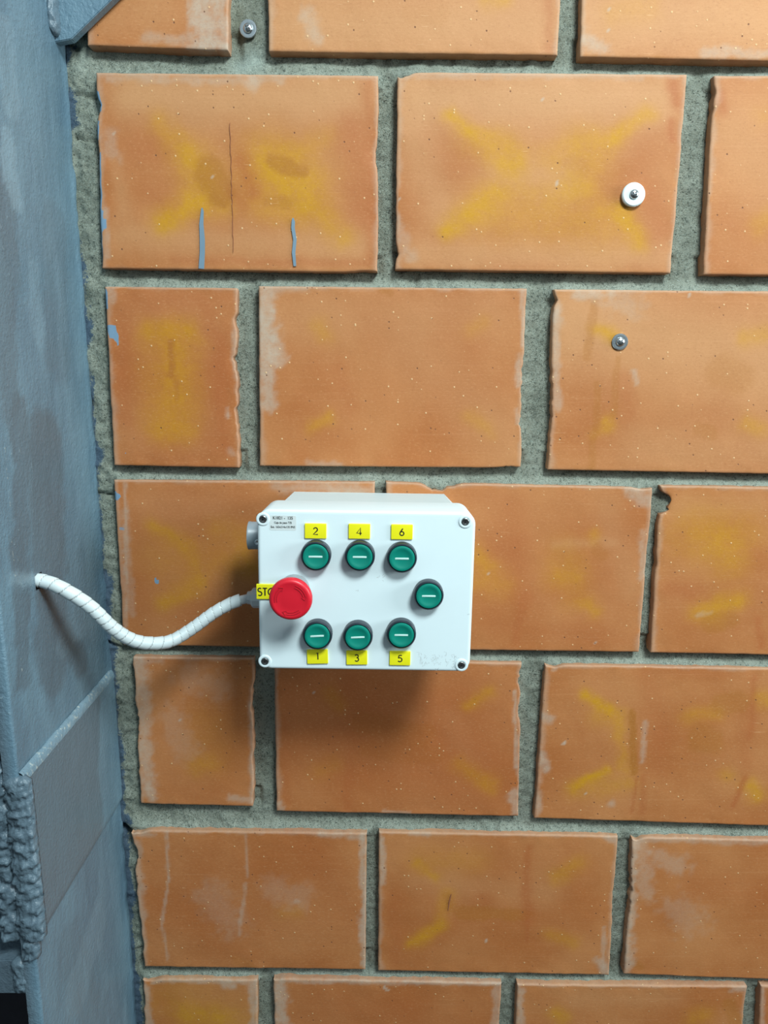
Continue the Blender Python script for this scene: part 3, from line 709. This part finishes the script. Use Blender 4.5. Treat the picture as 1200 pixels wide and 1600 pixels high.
HR = .0075
ys = np.unique(np.concatenate([np.arange(YF, YB, .004), [YB, YF+.001, YF+.0025], hole_c[1]+np.array([-HR, HR])]))
zs = np.unique(np.concatenate([np.arange(ZC0, ZC1, .005), [ZC1], hole_c[2]+np.array([-HR, HR])]))
def flange_x(Y, Z):
    r = .0022*np.clip(1-(Y-YF)/.003, 0, 1)**2
    x = COLX - r + .0005*fbm(Y*25, Z*12, seed=71) + .0003*fbm(Y*120, Z*60, seed=72)
    x = x + .0022*np.exp(-((Y-YB)/.006)**2)*(.6+.6*fbm(Y*60, Z*50, seed=73))       # paint-filled seam at the wall
    return x
def flange_marks(Y, Z):
    m = np.zeros(Y.shape+(3,))
    def spot(x0, y0, x1, y1, r, s, ch, warp=.006):
        a = on_x(x0, y0, COLX); b = on_x(x1, y1, COLX)
        d = seg_dist(Y+warp*fbm(Y*60, Z*60, seed=81), Z+warp*fbm(Y*60, Z*60, seed=82), a[1], a[2], b[1], b[2])
        m[..., ch] = 1-(1-m[..., ch])*(1-s*(1-sstep(.75*r, 1.2*r, d)))
    spot(70, 700, 85, 1030, .040, .85, 0); spot(30, 640, 36, 1050, .016, .8, 0); spot(100, 990, 128, 1040, .016, .7, 0)
    spot(8, 300, 14, 620, .02, .6, 0); spot(85, 360, 90, 560, .03, .35, 0)
    spot(6, 60, 18, 150, .020, .6, 2); spot(10, 230, 22, 300, .014, .8, 2); spot(50, 430, 60, 520, .014, .35, 2)
    spot(20, 905, 52, 905, .007, .6, 2, .002); spot(100, 1000, 150, 950, .02, .3, 2); spot(150, 1450, 120, 1550, .03, .35, 2)
    spot(110, 1480, 140, 1590, .03, .3, 0)
    spot(8, 690, 36, 1060, .0016, .46, 1, .001)
    return m
v, f, mks, gi = grid_face(ys, zs, flange_x, flange_marks, lambda a, b: abs(a-hole_c[1]) < HR and abs(b-hole_c[2]) < HR)
T = .0135
# back sheet and edges of the flange
bv = np.array([[COLX-T, YF, ZC0], [COLX-T, YB, ZC0], [COLX-T, YB, ZC1], [COLX-T, YF, ZC1]])
# front edge strip, grid of its own columns so that it can be uneven
nzs = len(zs)
fe = np.stack([np.full(nzs, COLX-T)+.0006*fbm(zs*80, zs*0, seed=75), np.full(nzs, YF)+.0004*fbm(zs*90, zs*0, seed=76), zs], -1)
n0 = len(v)
v = np.concatenate([v, fe, bv[1:3]])
for a in range(nzs-1): f.append((n0+a, gi[a, 0], gi[a+1, 0], n0+a+1))
b1, b2 = n0+nzs, n0+nzs+1
f.append((b1, b2, n0+nzs-1, n0))if False else None
f.append(tuple([b1] + [n0+a for a in range(nzs)] + [b2]))
f.append(tuple([b1, b2] + [gi[a, -1] for a in range(nzs-1, -1, -1)]))
mks = np.concatenate([mks, np.tile([1.0, 0, 0], (nzs+2, 1))])
me = bpy.data.meshes.new('flange'); me.from_pydata(v.tolist(), [], [tuple(int(i) for i in q) for q in f]); me.update()
set_attr(me, 'marks', mks); autosmooth(me, 50)
flange = col_part('flange', me)
flange['label'] = 'flange facing the control box'
# drilled cable hole: a short dark sleeve through the flange
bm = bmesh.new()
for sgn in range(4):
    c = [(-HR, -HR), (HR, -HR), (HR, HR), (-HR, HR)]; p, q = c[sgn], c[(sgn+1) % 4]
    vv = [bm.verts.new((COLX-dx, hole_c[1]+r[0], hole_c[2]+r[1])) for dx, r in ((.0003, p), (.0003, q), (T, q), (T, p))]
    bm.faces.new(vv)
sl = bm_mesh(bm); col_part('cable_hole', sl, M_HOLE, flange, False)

def box_bm(x0, x1, y0, y1, z0, z1, bev=.0):
    bm = bmesh.new(); bmesh.ops.create_cube(bm, size=1)
    for vtx in bm.verts:
        vtx.co = Vector((x0+(x1-x0)*(vtx.co.x+.5), y0+(y1-y0)*(vtx.co.y+.5), z0+(z1-z0)*(vtx.co.z+.5)))
    if bev: bmesh.ops.bevel(bm, geom=bm.edges[:], offset=bev, segments=2, affect='EDGES')
    return bm
WY = -.085
me = bm_mesh(box_bm(COLX-.215, COLX-T, WY, WY+.009, ZC0, ZC1)); col_part('web', me, M_WEB_SHADE, smooth=False)
bmf = box_bm(COLX-.215-T, COLX-.215, YF, YB, ZC0, ZC1, .001); col_part('flange', bm_mesh(bmf), M_PAINT, smooth=False)['label'] = 'far flange, turned away from the control box'

# rough lumpy weld mass: closed tube-like relief
def lumpy(x0, x1, y0, y1, z0, z1, amp, scale, seed, step=.0022, taper=.3):
    """a bead running along z with half-round section bulging to -y / sides"""
    nzv = int((z1-z0)/step)+1; na = 30; V = []; F = []
    cx, w = (x0+x1)/2, (x1-x0)/2; dpt = y1-y0
    for a in range(nzv):
        t = a/(nzv-1); z = z0+(z1-z0)*t
        e = min(1, min(t, 1-t)*(z1-z0)/.006+.25)**.5
        for b in range(na):
            ang = math.pi*b/(na-1)
            V.append((cx-w*e*math.cos(ang)*(1.0), y1-dpt*e*max(0, math.sin(ang))**.55, z))
    V = np.array(V); n1 = fbm(V[:, 0]*scale, V[:, 1]*scale, V[:, 2]*scale*1.3, seed=seed, octaves=3)
    n2 = np.abs(vnoise(V[:, 0]*scale*1.7, V[:, 1]*scale*1.7, V[:, 2]*scale*2.6, seed=seed+5))
    n3 = fbm(V[:, 0]*scale*2.6, V[:, 1]*scale*2.6, V[:, 2]*scale*2.6, seed=seed+9, octaves=2)
    d = amp*(1.25*n1+1.3*(1-n2)-.6+.45*n3)
    nrm = np.stack([(V[:, 0]-cx)/w*.6, -np.ones(len(V))*.9, V[:, 2]*0], -1)
    V = V+nrm*d[:, None]
    for a in range(nzv-1):
        for b in range(na-1):
            i = a*na+b; F.append((i, i+1, i+na+1, i+na))
    F.append(tuple(range(na))[::-1]); F.append(tuple(range((nzv-1)*na, nzv*na)))
    for a in range(nzv-1): F.append((a*na+na-1, a*na, (a+1)*na, (a+1)*na+na-1))
    me = mesh_from(V, F); set_attr(me, 'marks', np.tile([.80, 0, .10], (len(V), 1)))
    return me

# welded cover plate on the flange
PT = .0050
zt, zb = on_x(176, 1050, COLX)[2], on_x(187, 1247, COLX)[2]
ys2 = np.arange(YF+.004, YB-.001, .005); zs2 = np.linspace(zb, zt, 40)
def plate_x(Y, Z): return COLX+PT+.0003*fbm(Y*30, Z*30, seed=91) - .0015*np.clip(1-(Z-zb)/.004, 0, 1)**2
def plate_marks(Y, Z):
    m = np.zeros(Y.shape+(3,))
    # dark second coat with a ragged right border
    ya = on_x(120, 1150, COLX)[1]
    edge = on_x(150, 1180, COLX)[1] + .012*fbm(Y*20, Z*25, seed=93) + .05*(Z-(zt+zb)/2)
    m[..., 0] = (1-sstep(-.006, .002, Y-edge))*.95
    m[..., 2] = .22
    return m
v, f, mks, gi = grid_face(ys2, zs2, plate_x, plate_marks)
loop = list(gi[0, :]) + list(gi[1:, -1]) + list(gi[-1, -2::-1]) + list(gi[-2:0:-1, 0])
n0 = len(v); back = v[loop].copy(); back[:, 0] = COLX+.0008
v = np.concatenate([v, back]); mks = np.concatenate([mks, mks[loop]])
for k in range(len(loop)): k2 = (k+1) % len(loop); f.append((loop[k2], loop[k], n0+k, n0+k2))
me = bpy.data.meshes.new('cover_plate'); me.from_pydata(v.tolist(), [], [tuple(int(i) for i in q) for q in f]); me.update()
set_attr(me, 'marks', mks); autosmooth(me, 50)
plate = col_part('cover_plate', me)
# fillet weld along the plate's upper edge
yy = np.linspace(YF+.002, YB-.002, 90); V = []; F = []; na = 10
for a, y_ in enumerate(yy):
    for b in range(na):
        ang = math.pi/2*b/(na-1); r = .0052*(1+.05*float(vnoise(np.array(y_*160), np.array(b*.3), seed=5)))
        V.append((COLX+.0003+r*math.cos(ang), y_, zt-.0025+r*1.9*math.sin(ang)))
for a in range(len(yy)-1):
    for b in range(na-1): i = a*na+b; F.append((i, i+1, i+na+1, i+na))
me = mesh_from(V, F); set_attr(me, 'marks', np.tile([0, .42, .8], (len(V), 1)))
col_part('weld_bead', me)['label'] = 'smooth fillet weld smeared with mortar along the top of the cover plate'
# coarse welds on the front edge
me = lumpy(COLX-.013, COLX+.0105, YF-.0045, YF+.006, zb-.002, zt+.004, .0019, 150, 31); col_part('weld_bead', me)['label'] = 'coarse lumpy weld down the front edge of the cover plate'
me = lumpy(COLX-.033, COLX-.011, YF-.0005, YF+.012, zb-.004, zt+.014, .0026, 130, 47); col_part('weld_bead', me)['label'] = 'second coarse weld row beside the first'
me = lumpy(COLX-.012, COLX+.003, YF-.0025, YF+.006, zb-.024, zb+.002, .0015, 150, 57); col_part('weld_bead', me)
# stiffener plate low on the left with its weld
a = on_y(0, 1500, YF+.004); b_ = on_y(0, 1553, YF+.004)
me = bm_mesh(box_bm(COLX-.214, COLX-T-.001, YF+.004, WY, b_[2], a[2], .0012)); set_attr(me, 'marks', np.tile([.9, 0, .0], (len(me.vertices), 1)))
stf = col_part('stiffener_plate', me, smooth=False)
me = lumpy(COLX-.026, COLX-.009, YF-.0005, YF+.010, b_[2]+.001, a[2]+.002, .0015, 140, 63); col_part('weld_bead', me)['label'] = 'lumpy weld at the end of the stiffener plate'
# gusset plate at the top, parallel to the wall
P = [on_y(106, 66, -.012), on_y(112, 62, -.012), on_y(181, -5, -.012), on_y(420, -236, -.012), on_y(70, -236, -.012)]
P = [(p[0], p[2]) for p in P]; P[0] = (COLX-.001, P[1][1]-.003); P[-1] = (COLX-.001, P[-1][1])
bm = bmesh.new()
fr = [bm.verts.new((x, -.0135, z)) for x, z in P]; bk_ = [bm.verts.new((x, -.0020, z)) for x, z in P]
bm.faces.new(fr); bm.faces.new(bk_[::-1])
for k in range(len(P)): k2 = (k+1) % len(P); bm.faces.new((fr[k], bk_[k], bk_[k2], fr[k2]))
bmesh.ops.recalc_face_normals(bm, faces=bm.faces); bmesh.ops.bevel(bm, geom=bm.edges[:], offset=.0008, segments=2, affect='EDGES')
me = bm_mesh(bm); set_attr(me, 'marks', np.tile([0, 0, .0], (len(me.vertices), 1)))
col_part('gusset_plate', me, smooth=False)
me = lumpy(COLX-.004, COLX+.007, -.026, -.010, on_y(110, 66, 0)[2], on_y(110, -230, 0)[2], .0013, 160, 77); col_part('weld_bead', me)['label'] = 'glossy weld where the gusset meets the column'

# ================================================================= WALL SCREWS
def rod(profile, mat, name, parent, loc=(0, 0, 0), seg=32):
    o = link(name, lathe(profile, seg), mat, parent, True); o.location = loc; return o
def cross_mesh(r, w, dep):
    return ribbons([[(-r, 0), (r, 0)], [(0, -r), (0, r)]], w, dep, 0)
def wall_screw(px, py, yface, kind, label):
    c = on_y(px, py, yface-.004)
    t = empty('wall_screw', (c[0], yface, c[2])); tag(t, label, 'screw', 'screws driven into the wall')
    if kind == 'plastic':
        R, th = .0122, .0055
        w = rod([(.003, 0), (R-.001, 0), (R, .0008), (R, th-.0012), (R-.0012, th), (.0046, th), (.0042, th-.001), (.003, th-.001)], M_WHITE, 'washer', t, seg=48); hr = .0050
        w['label'] = 'round white plastic washer'
    else:
        R, th = .0090, .0018
        w = rod([(.002, 0), (R-.0004, 0), (R, .0004), (R, th-.0004), (R-.0004, th), (.003, th+.0003), (.002, th)], M_STEEL, 'washer', t, seg=48); hr = .0050
    h = [(hr, th-.0006), (hr, th+.0006)]+[(hr*math.cos(a), th+.0006+.0030*math.sin(a)) for a in (.3, .6, .9, 1.2)]+[(0, th+.0036)]
    hd = rod(h, M_STEEL, 'screw_head', t)
    hd['label'] = 'zinc-plated pan head'
    x = link('cross_recess', cross_mesh(hr*.5, hr*.28, .0005), M_SOCKET, hd, False); x.location = (0, -(th+.0030), 0); x.rotation_euler = (0, .5, 0)
    shank = rod([(0, -.012), (.0018, -.010), (.0018, th)], M_STEEL, 'shank', t, seg=12)
    return t
wall_screw(387, 43, .0105, 'metal', 'zinc screw and washer set in the mortar joint at the top')
wall_screw(990, 304, 0.0, 'plastic', 'screw with a round white plastic washer in the brick')
wall_screw(970, 534, 0.0, 'metal', 'zinc screw and steel washer in the face of a brick, below the white washer')

# ================================================================= CONTROL BOX
YL = -.135                                                     # front of the lid
BW, BH = .2145, .166
zc_ = (on_y(571, 800, YL)[2]+on_y(571, 1046, YL)[2])/2
cx_ = (on_y(403.5, 915, YL)[0]+on_y(739, 915, YL)[0])/2
ROLL = math.radians(.9)
box = empty('control_box', (cx_, 0, zc_), rot=(0, ROLL, 0))
tag(box, 'white plastic control box with green buttons and a red stop knob on the brick wall', 'control box')
cR, sR = math.cos(ROLL), math.sin(ROLL)
def to_box(p):
    """world point -> the box's own frame"""
    return np.array((Matrix.Rotation(-ROLL, 3, 'Y') @ (Vector(p)-Vector(box.location)))[:])
def bpx(px, py, Y):
    return to_box(on_y(px, py, Y))
base_w, base_h = BW-.007, BH-.008
def cham_outline(w, h, c, y):
    x, z = w/2, h/2
    return [(x, y, z-c), (x-c, y, z), (-x+c, y, z), (-x, y, z-c), (-x, y, -z+c), (-x+c, y, -z), (x-c, y, -z), (x, y, -z+c)]
bs = loft([cham_outline(base_w-.003, base_h-.003, .016, 0.0), cham_outline(base_w-.003, base_h-.003, .016, -.002), cham_outline(base_w, base_h, .014, -.076), cham_outline(base_w-.002, base_h-.002, .014, -.078)])
link('box_base', bs, M_BASEW, box, False)
# lid: deep shell, rounded corners, rolled front edge, shallow flat panel
rings = []
for w, h, r, y in ((BW-.0045, BH-.0045, .011, -.0765), (BW-.003, BH-.003, .012, -.0770), (BW-.0022, BH-.0022, .0125, -.080), (BW, BH, .0125, YL+.003)):
    rings.append([(x, y, z) for x, z in rounded_outline(w, h, r, 10)])
for k in range(1, 6):
    a = math.pi/2*k/5; ins = .003*(1-math.cos(a)); rings.append([(x, YL+.003-.003*math.sin(a), z) for x, z in rounded_outline(BW-2*ins, BH-2*ins, .0125-ins, 10)])
rings.append([(x, YL+.0000, z) for x, z in rounded_outline(BW-.0085, BH-.0085, .009, 10)])
lid = link('box_lid', loft(rings), M_WHITE, box, True)
YP = YL
for px, py in ((411, 811), (727, 815), (414, 1033), (721, 1039)):
    c = bpx(px, py, YL)
    well = link('screw_well', lathe([(.0068, 0), (.0067, .0004), (.0062, .0008), (.0046, .0008), (.0040, .0006), (.0038, -.0002), (0, -.0002)], 32), M_WHITE, lid, True); well.location = (c[0], YP, c[2])
    sc = link('lid_screw', lathe([(.0037, 0), (.0037, .0010), (.0030, .0014), (.0016, .0010), (0, .0008)], 24), M_DARKSTEEL, lid, True); sc.location = (c[0], YP, c[2])
    # slot kept in the same part
    cm = cross_mesh(.0024, .0011, .0003)
    bmx = bmesh.new(); bmx.from_mesh(sc.data); off = len(bmx.verts)
    tmp = bmesh.new(); tmp.from_mesh(cm); bmesh.ops.translate(tmp, verts=tmp.verts, vec=(0, -.0012, 0)); bmesh.ops.rotate(tmp, verts=tmp.verts, cent=(0, 0, 0), matrix=Matrix.Rotation(.6, 3, 'Y'))
    tm = bm_mesh(tmp); bmx.from_mesh(tm)
    for fc in bmx.faces[-(len(tm.polygons)):] if False else []: pass
    bmx.faces.ensure_lookup_table()
    for fc in bmx.faces[len(bmx.faces)-len(tm.polygons):]: fc.material_index = 1
    bmx.to_mesh(sc.data); bmx.free(); sc.data.materials.append(M_SOCKET)

# printed lettering -------------------------------------------------
def text_mesh(s, size, width=None):
    cu = bpy.data.curves.new('t', 'FONT'); cu.body = s; cu.size = size; cu.align_x = 'CENTER'; cu.align_y = 'CENTER'; cu.extrude = .00004; cu.offset = size*.022
    o = bpy.data.objects.new('t', cu); COL.objects.link(o)
    bpy.context.view_layer.update()
    dg = bpy.context.evaluated_depsgraph_get(); me = bpy.data.meshes.new_from_object(o.evaluated_get(dg))
    bpy.data.objects.remove(o); bpy.data.curves.remove(cu)
    if width:
        xs = [vv.co.x for vv in me.vertices]; k = width/(max(xs)-min(xs))
        me.transform(Matrix.Diagonal((k, 1, 1, 1)))
    me.transform(Matrix.Rotation(math.pi/2, 4, 'X'))
    return me
ca, cb = bpx(421, 805, YL), bpx(463, 829, YL)
lab = link('rating_label', slab(cb[0]-ca[0], ca[2]-cb[2], 0, -.00015, .0016), M_LABEL, lid, False)
lab.location = ((ca[0]+cb[0])/2, YP-.0000, (ca[2]+cb[2])/2)
for s, dz, sz, wd in (('K1821 -  135', .0048, .0042, .0195), ('Caja de paso T/B', .0001, .0030, .0172), ('Ext. 163x214x135 IP65', -.0042, .0030, .0238)):
    t = link('printed_text', text_mesh(s, sz, wd), M_INK, lab, False); t.location = (0, -.00020, dz)

# numerals as strokes (geometric sans)
def arc(cx, cz, r, a0, a1, n=14, rz=None):
    rz = rz or r
    return [(cx+r*math.cos(math.radians(a0+(a1-a0)*k/n)), cz+rz*math.sin(math.radians(a0+(a1-a0)*k/n))) for k in range(n+1)]
GLY = {
 '1': [[(-.14, .42), (.06, .5), (.06, -.5)]],
 '2': [arc(0, .22, .26, 170, -35) + [(-.30, -.46), (.32, -.46)]],
 '3': [arc(-.02, .24, .23, 150, -90), arc(-.02, -.24, .27, 90, -150)],
 '4': [[(.14, -.5), (.14, .5), (-.36, -.24), (.32, -.24)]],
 '5': [[(.26, .46), (-.14, .46), (-.22, .06)] + arc(-.02, -.18, .30, 125, -145)],
 '6': [[(.12, .5), (-.22, -.02)], arc(0, -.2, .27, 0, 360, 24)],
 'S': [arc(0, .24, .22, 40, 270, 12) + arc(0, -.24, .25, 90, -140, 12)],
 'T': [[(-.28, .46), (.28, .46)], [(0, .46), (0, -.5)]],
 'O': [arc(0, 0, .46, 0, 360, 28, .48)],
 'P': [[(-.2, -.5), (-.2, .46), (.02, .46)] + arc(.02, .22, .24, 90, -90) + [(-.2, -.02)]],
}
def numeral(s, height, adv=.66):
    L = []
    w = [({'O': 1.12, 'S': .66, 'T': .62, 'P': .7}.get(c, adv)) for c in s]; x = -sum(w)/2
    for c, ww in zip(s, w):
        for st in GLY[c]: L.append([((x+ww/2+p[0])*height, p[1]*height) for p in st])
        x += ww
    return ribbons(L, height*.16, .0001, 0)
def plate_part(px, py, w, h, txt, label, rot=0.0, th=.0018, txt_dx=0, txt_dz=0, size=.0072):
    c = bpx(px, py, YL-.002)
    o = link('number_plate' if txt != 'STOP' else 'stop_plate', slab(w, h, 0, -th, .0007, .0004), M_YELLOW, box, True); autosmooth(o.data, 40)
    o.location = (c[0], YP, c[2]); o.rotation_euler = (0, rot, 0); o['label'] = label
    t = link('numeral' if txt != 'STOP' else 'lettering', numeral(txt, size), M_INK, o, False); t.location = (txt_dx, -th-.00002, txt_dz)
    return o
WP, HP = .0212, .0150
plate_part(493, 830, WP, HP, '2', 'yellow plate marked 2')
plate_part(561.5, 830.5, WP, HP, '4', 'yellow plate marked 4')
plate_part(628, 831.5, WP, HP, '6', 'yellow plate marked 6')
plate_part(496, 1026.5, WP, HP, '1', 'yellow plate marked 1', math.radians(-2), txt_dz=.0008)
plate_part(557.5, 1028, WP, HP, '3', 'yellow plate marked 3', math.radians(-1))
plate_part(625, 1029, WP, HP, '5', 'yellow plate marked 5')
plate_part(424, 925, .0300, .0155, 'STOP', 'yellow plate marked STOP, half behind the red knob', txt_dx=-.0018, size=.0080)

# push buttons -------------------------------------------------------
BZ = [(.0140, 0), (.0149, .0004), (.0149, .0080), (.0146, .0098), (.0138, .0106), (.0132, .0106), (.0128, .0098), (.0126, .0080), (0, .0080)]
CP = [(.0124, .0075), (.0126, .0080), (.0126, .0108), (.0122, .0117), (.0112, .0120), (.0098, .0119), (.0085, .0114), (.0060, .0108), (.0030, .0106), (0, .0106)]
bz_me, cp_me = lathe(BZ, 64), lathe(CP, 64)
bz_me.materials.append(M_BEZEL); cp_me.materials.append(M_GREEN)
bar_me = slab(.0136, .0018, 0, -.0005, .0004, .0002, 3); bar_me.materials.append(M_MARK)
for px, py, rot, lab_ in ((493, 870, 0, 'beneath plate 2'), (562, 870.5, 0, 'beneath plate 4'), (628, 873, 0, 'beneath plate 6'),
                          (495.5, 994, -3.5, 'above plate 1'), (559, 996, -3, 'above plate 3'), (627, 992.5, 0, 'above plate 5'), (670, 931.5, 0, 'alone at the right, without a plate')):
    c = bpx(px, py, YL-.0110)
    o = link('push_button', bz_me, None, box); o.location = (c[0], YP, c[2]); o['label'] = 'black bezel with a green cap, '+lab_
    cpo = link('button_cap', cp_me, None, o); cpo['label'] = 'green cap'
    b = link('white_bar', bar_me, None, o); b.location = (0, -.01055, 0); b.rotation_euler = (0, math.radians(rot)-ROLL*.4, 0)

# emergency stop -----------------------------------------------------
c = bpx(453.5, 937.5, YL-.037)
es = link('emergency_stop', lathe([(.0145, 0), (.0150, .0005), (.0150, .012), (.0135, .016), (.0120, .018), (.0110, .022), (0, .022)], 56), M_COLLAR, box); es.location = (c[0], YP, c[2])
es['label'] = 'red mushroom stop knob on a grey collar'
prof = [(0, .019), (.012, .019), (.0168, .0235), (.0198, .0275), (.0206, .0300), (.0208, .0320), (.0206, .0342), (.0200, .0358), (.0190, .0369), (.0176, .0374),
        (.0162, .0374), (.0152, .0371), (.0080, .0374), (0, .0375)]
mh = link('mushroom_head', lathe(prof, 72), M_RED, es); mh['label'] = 'red mushroom head'
for k, a0 in enumerate((105, -15, -135)):
    r = .0138; L = [[(r*math.cos(math.radians(a)), r*math.sin(math.radians(a))) for a in np.linspace(a0-35, a0-100, 16)]]
    for rr in (r-.0011, r+.0011):
        L.append([(rr*math.cos(math.radians(a)), rr*math.sin(math.radians(a))) for a in np.linspace(a0-35, a0-92, 14)])
    L = L[1:]
    ae = math.radians(a0-92); at = math.radians(a0-106)
    L.append([((r-.0026)*math.cos(ae), (r-.0026)*math.sin(ae)), (r*math.cos(at), r*math.sin(at)), ((r+.0026)*math.cos(ae), (r+.0026)*math.sin(ae))])
    ar = link('turn_arrow', ribbons(L, .0005, .0007, 0), M_RED2, es, False); ar.location = (0, -.0370, 0)

# conduit coupling and cable gland on the left side -------------------
cc = bpx(389, 836.5, -.062)
cd = link('conduit_coupling', lathe([(0, -.012), (.0150, -.012), (.0150, .0215), (.0153, .0220), (.0153, .0240), (.0140, .0244), (.0130, .0240), (.0128, .0150), (0, .0150)], 48, 'x'), M_CONDUIT, box)
xl = -base_w/2
cd.location = (cc[0]+.0240, -.062, cc[2]); cd['label'] = 'grey plastic conduit coupling'
ts = link('grip_screw', lathe([(.0030, 0), (.0030, .0016), (.0022, .0022), (.0008, .0016), (0, .0016)], 16), M_STEEL, cd); ts.location = (-.0125, -.0150, -.0035)
gc = bpx(396, 934, -.062)
gl = link('cable_gland', lathe([(0, -.012), (.0095, -.012), (.0105, -.004), (.0112, .002), (.0112, .0085), (.0098, .0100), (.0075, .0115), (.0070, .0150), (0, .0150)], 10, 'x'), M_GLAND, box, False)
gl.location = (gc[0]+.0085, -.062, gc[2]); gl['label'] = 'pale grey cable gland'
mid = to_box((0, 0, 0))

# pencil scribble / scuffs on the lid ---------------------------------
rng = random.Random(11); L = []
x0, x1, z0, z1 = bpx(652, 1030, YL)[0], bpx(712, 1030, YL)[0], bpx(680, 1041, YL)[2], bpx(680, 1024, YL)[2]
for k in range(46):
    x = rng.uniform(x0, x1); z = rng.uniform(z0, z1); a = rng.uniform(0, 6.28); l = rng.uniform(.0012, .0042)
    L.append([(x, z), (x+l*math.cos(a)*.6, z+l*math.sin(a)), (x+l*math.cos(a+.9), z+l*math.sin(a+.5)*1.2)])
link('scratch_marks', ribbons(L, .00022, .00004, YP-.00001), M_SCUFF, lid, False)['kind'] = 'stuff'
L = []
for px, py, n, sp in ((596, 904, 7, .0035), (684, 1046, 4, .0015), (708, 1044, 4, .0015), (730, 960, 2, .001), (560, 925, 2, .002)):
    c = bpx(px, py, YL)
    for k in range(n):
        x = c[0]+rng.uniform(-sp, sp); z = c[2]+rng.uniform(-sp, sp); a = rng.uniform(0, 3.14)
        L.append([(x, z), (x+.002*math.cos(a), z+.002*math.sin(a))])
link('scuff_marks', ribbons(L, .00026, .00004, YP-.00001), M_SCUFF, lid, False)['kind'] = 'stuff'

# ================================================================= SPIRAL-WRAPPED CABLE
gw = Vector(box.matrix_basis @ Vector((gc[0]-.0045, -.062, gc[2])))
start = hole_c
pxp = [(100, 921), (140, 947), (175, 980), (205, 999), (235, 1005), (268, 1001), (302, 981), (335, 957), (365, 941), (388, 934.5)]
Ys, Ye = start[1], -.062
pts = [np.array([COLX-.020, start[1]-.002, start[2]+.003]), start+np.array([.004, 0, 0])]
for i, (x, y) in enumerate(pxp):
    t = (x-61)/(392-61.); yy_ = Ys+(Ye-Ys)*(t*t*(3-2*t))-.006*math.sin(math.pi*t)
    pts.append(on_y(x, y, yy_))
pts.append(np.array(gw[:]))
def catmull(P, step):
    P = [2*P[0]-P[1]]+P+[2*P[-1]-P[-2]]; out = []
    for i in range(1, len(P)-2):
        n = max(2, int(np.linalg.norm(P[i+1]-P[i])/step))
        for k in range(n):
            t = k/n; a, b, c, d = P[i-1], P[i], P[i+1], P[i+2]
            out.append(.5*((2*b)+(-a+c)*t+(2*a-5*b+4*c-d)*t*t+(-a+3*b-3*c+d)*t**3))
    out.append(P[-2]); return np.array(out)
path = catmull(pts, .0008)
seg = np.linalg.norm(np.diff(path, axis=0), axis=1); S = np.concatenate([[0], np.cumsum(seg)])
Tn = np.gradient(path, axis=0); Tn /= np.linalg.norm(Tn, axis=1)[:, None]
nrm = []; u = np.cross(Tn[0], [0, 1, 0]); u /= np.linalg.norm(u)
for t in Tn:
    u = u-t*np.dot(u, t); u /= np.linalg.norm(u); nrm.append(u.copy())
nrm = np.array(nrm); bi = np.cross(Tn, nrm)
def tube(s0, s1, rfun, na=40):
    sel = np.where((S >= s0) & (S <= s1))[0]; V = []; ang = np.linspace(0, 2*math.pi, na, endpoint=False)
    for i in sel:
        r = rfun(S[i], ang); V.append(path[i]+r[:, None]*(np.cos(ang)[:, None]*nrm[i]+np.sin(ang)[:, None]*bi[i]))
    V = np.concatenate(V); n = len(sel); F = []
    for a in range(n-1):
        for b in range(na):
            b2 = (b+1) % na; F.append((a*na+b, a*na+b2, (a+1)*na+b2, (a+1)*na+b))
    F.append(tuple(range(na))[::-1]); F.append(tuple(range((n-1)*na, n*na)))
    return V, F
PITCHW = .0098
def wrap_r(s, ang):
    ph = (s/PITCHW + .35*math.sin(s*60) + ang/(2*math.pi)) % 1.0
    r = .00660+.00055*ph
    g = np.exp(-((ph-.97)/.035)**2)+np.exp(-((ph+.03)/.035)**2)
    return r-.0012*g
cable = empty('wrapped_cable', tuple(start)); tag(cable, 'white spiral-wrapped cable hanging between the steel column and the control box', 'cable')
V, F = tube(0, S[-1]-.0105, wrap_r)
me = mesh_from(V-start, F)
wr = link('spiral_wrap', me, M_WRAP, cable, True)
me.materials.append(M_SEAM)
sel = np.where((S >= 0) & (S <= S[-1]-.0105))[0]
mi = np.zeros(len(me.polygons), dtype=np.int32)
for a in range(len(sel)-1):
    sm_ = (S[sel[a]]+S[sel[a]+1])/2
    ph = (sm_/PITCHW+.35*math.sin(sm_*60)+(np.arange(40)+.5)/40) % 1.0
    mi[a*40:(a+1)*40] = (ph > .925)
me.polygons.foreach_set('material_index', mi)
V, F = tube(S[-1]-.013, S[-1]+.001, lambda s, a: .0050+.0004*np.cos(3*a), 30)
link('cord', mesh_from(V-start, F), M_GLAND, cable, True)['label'] = 'bare cord end entering the gland'
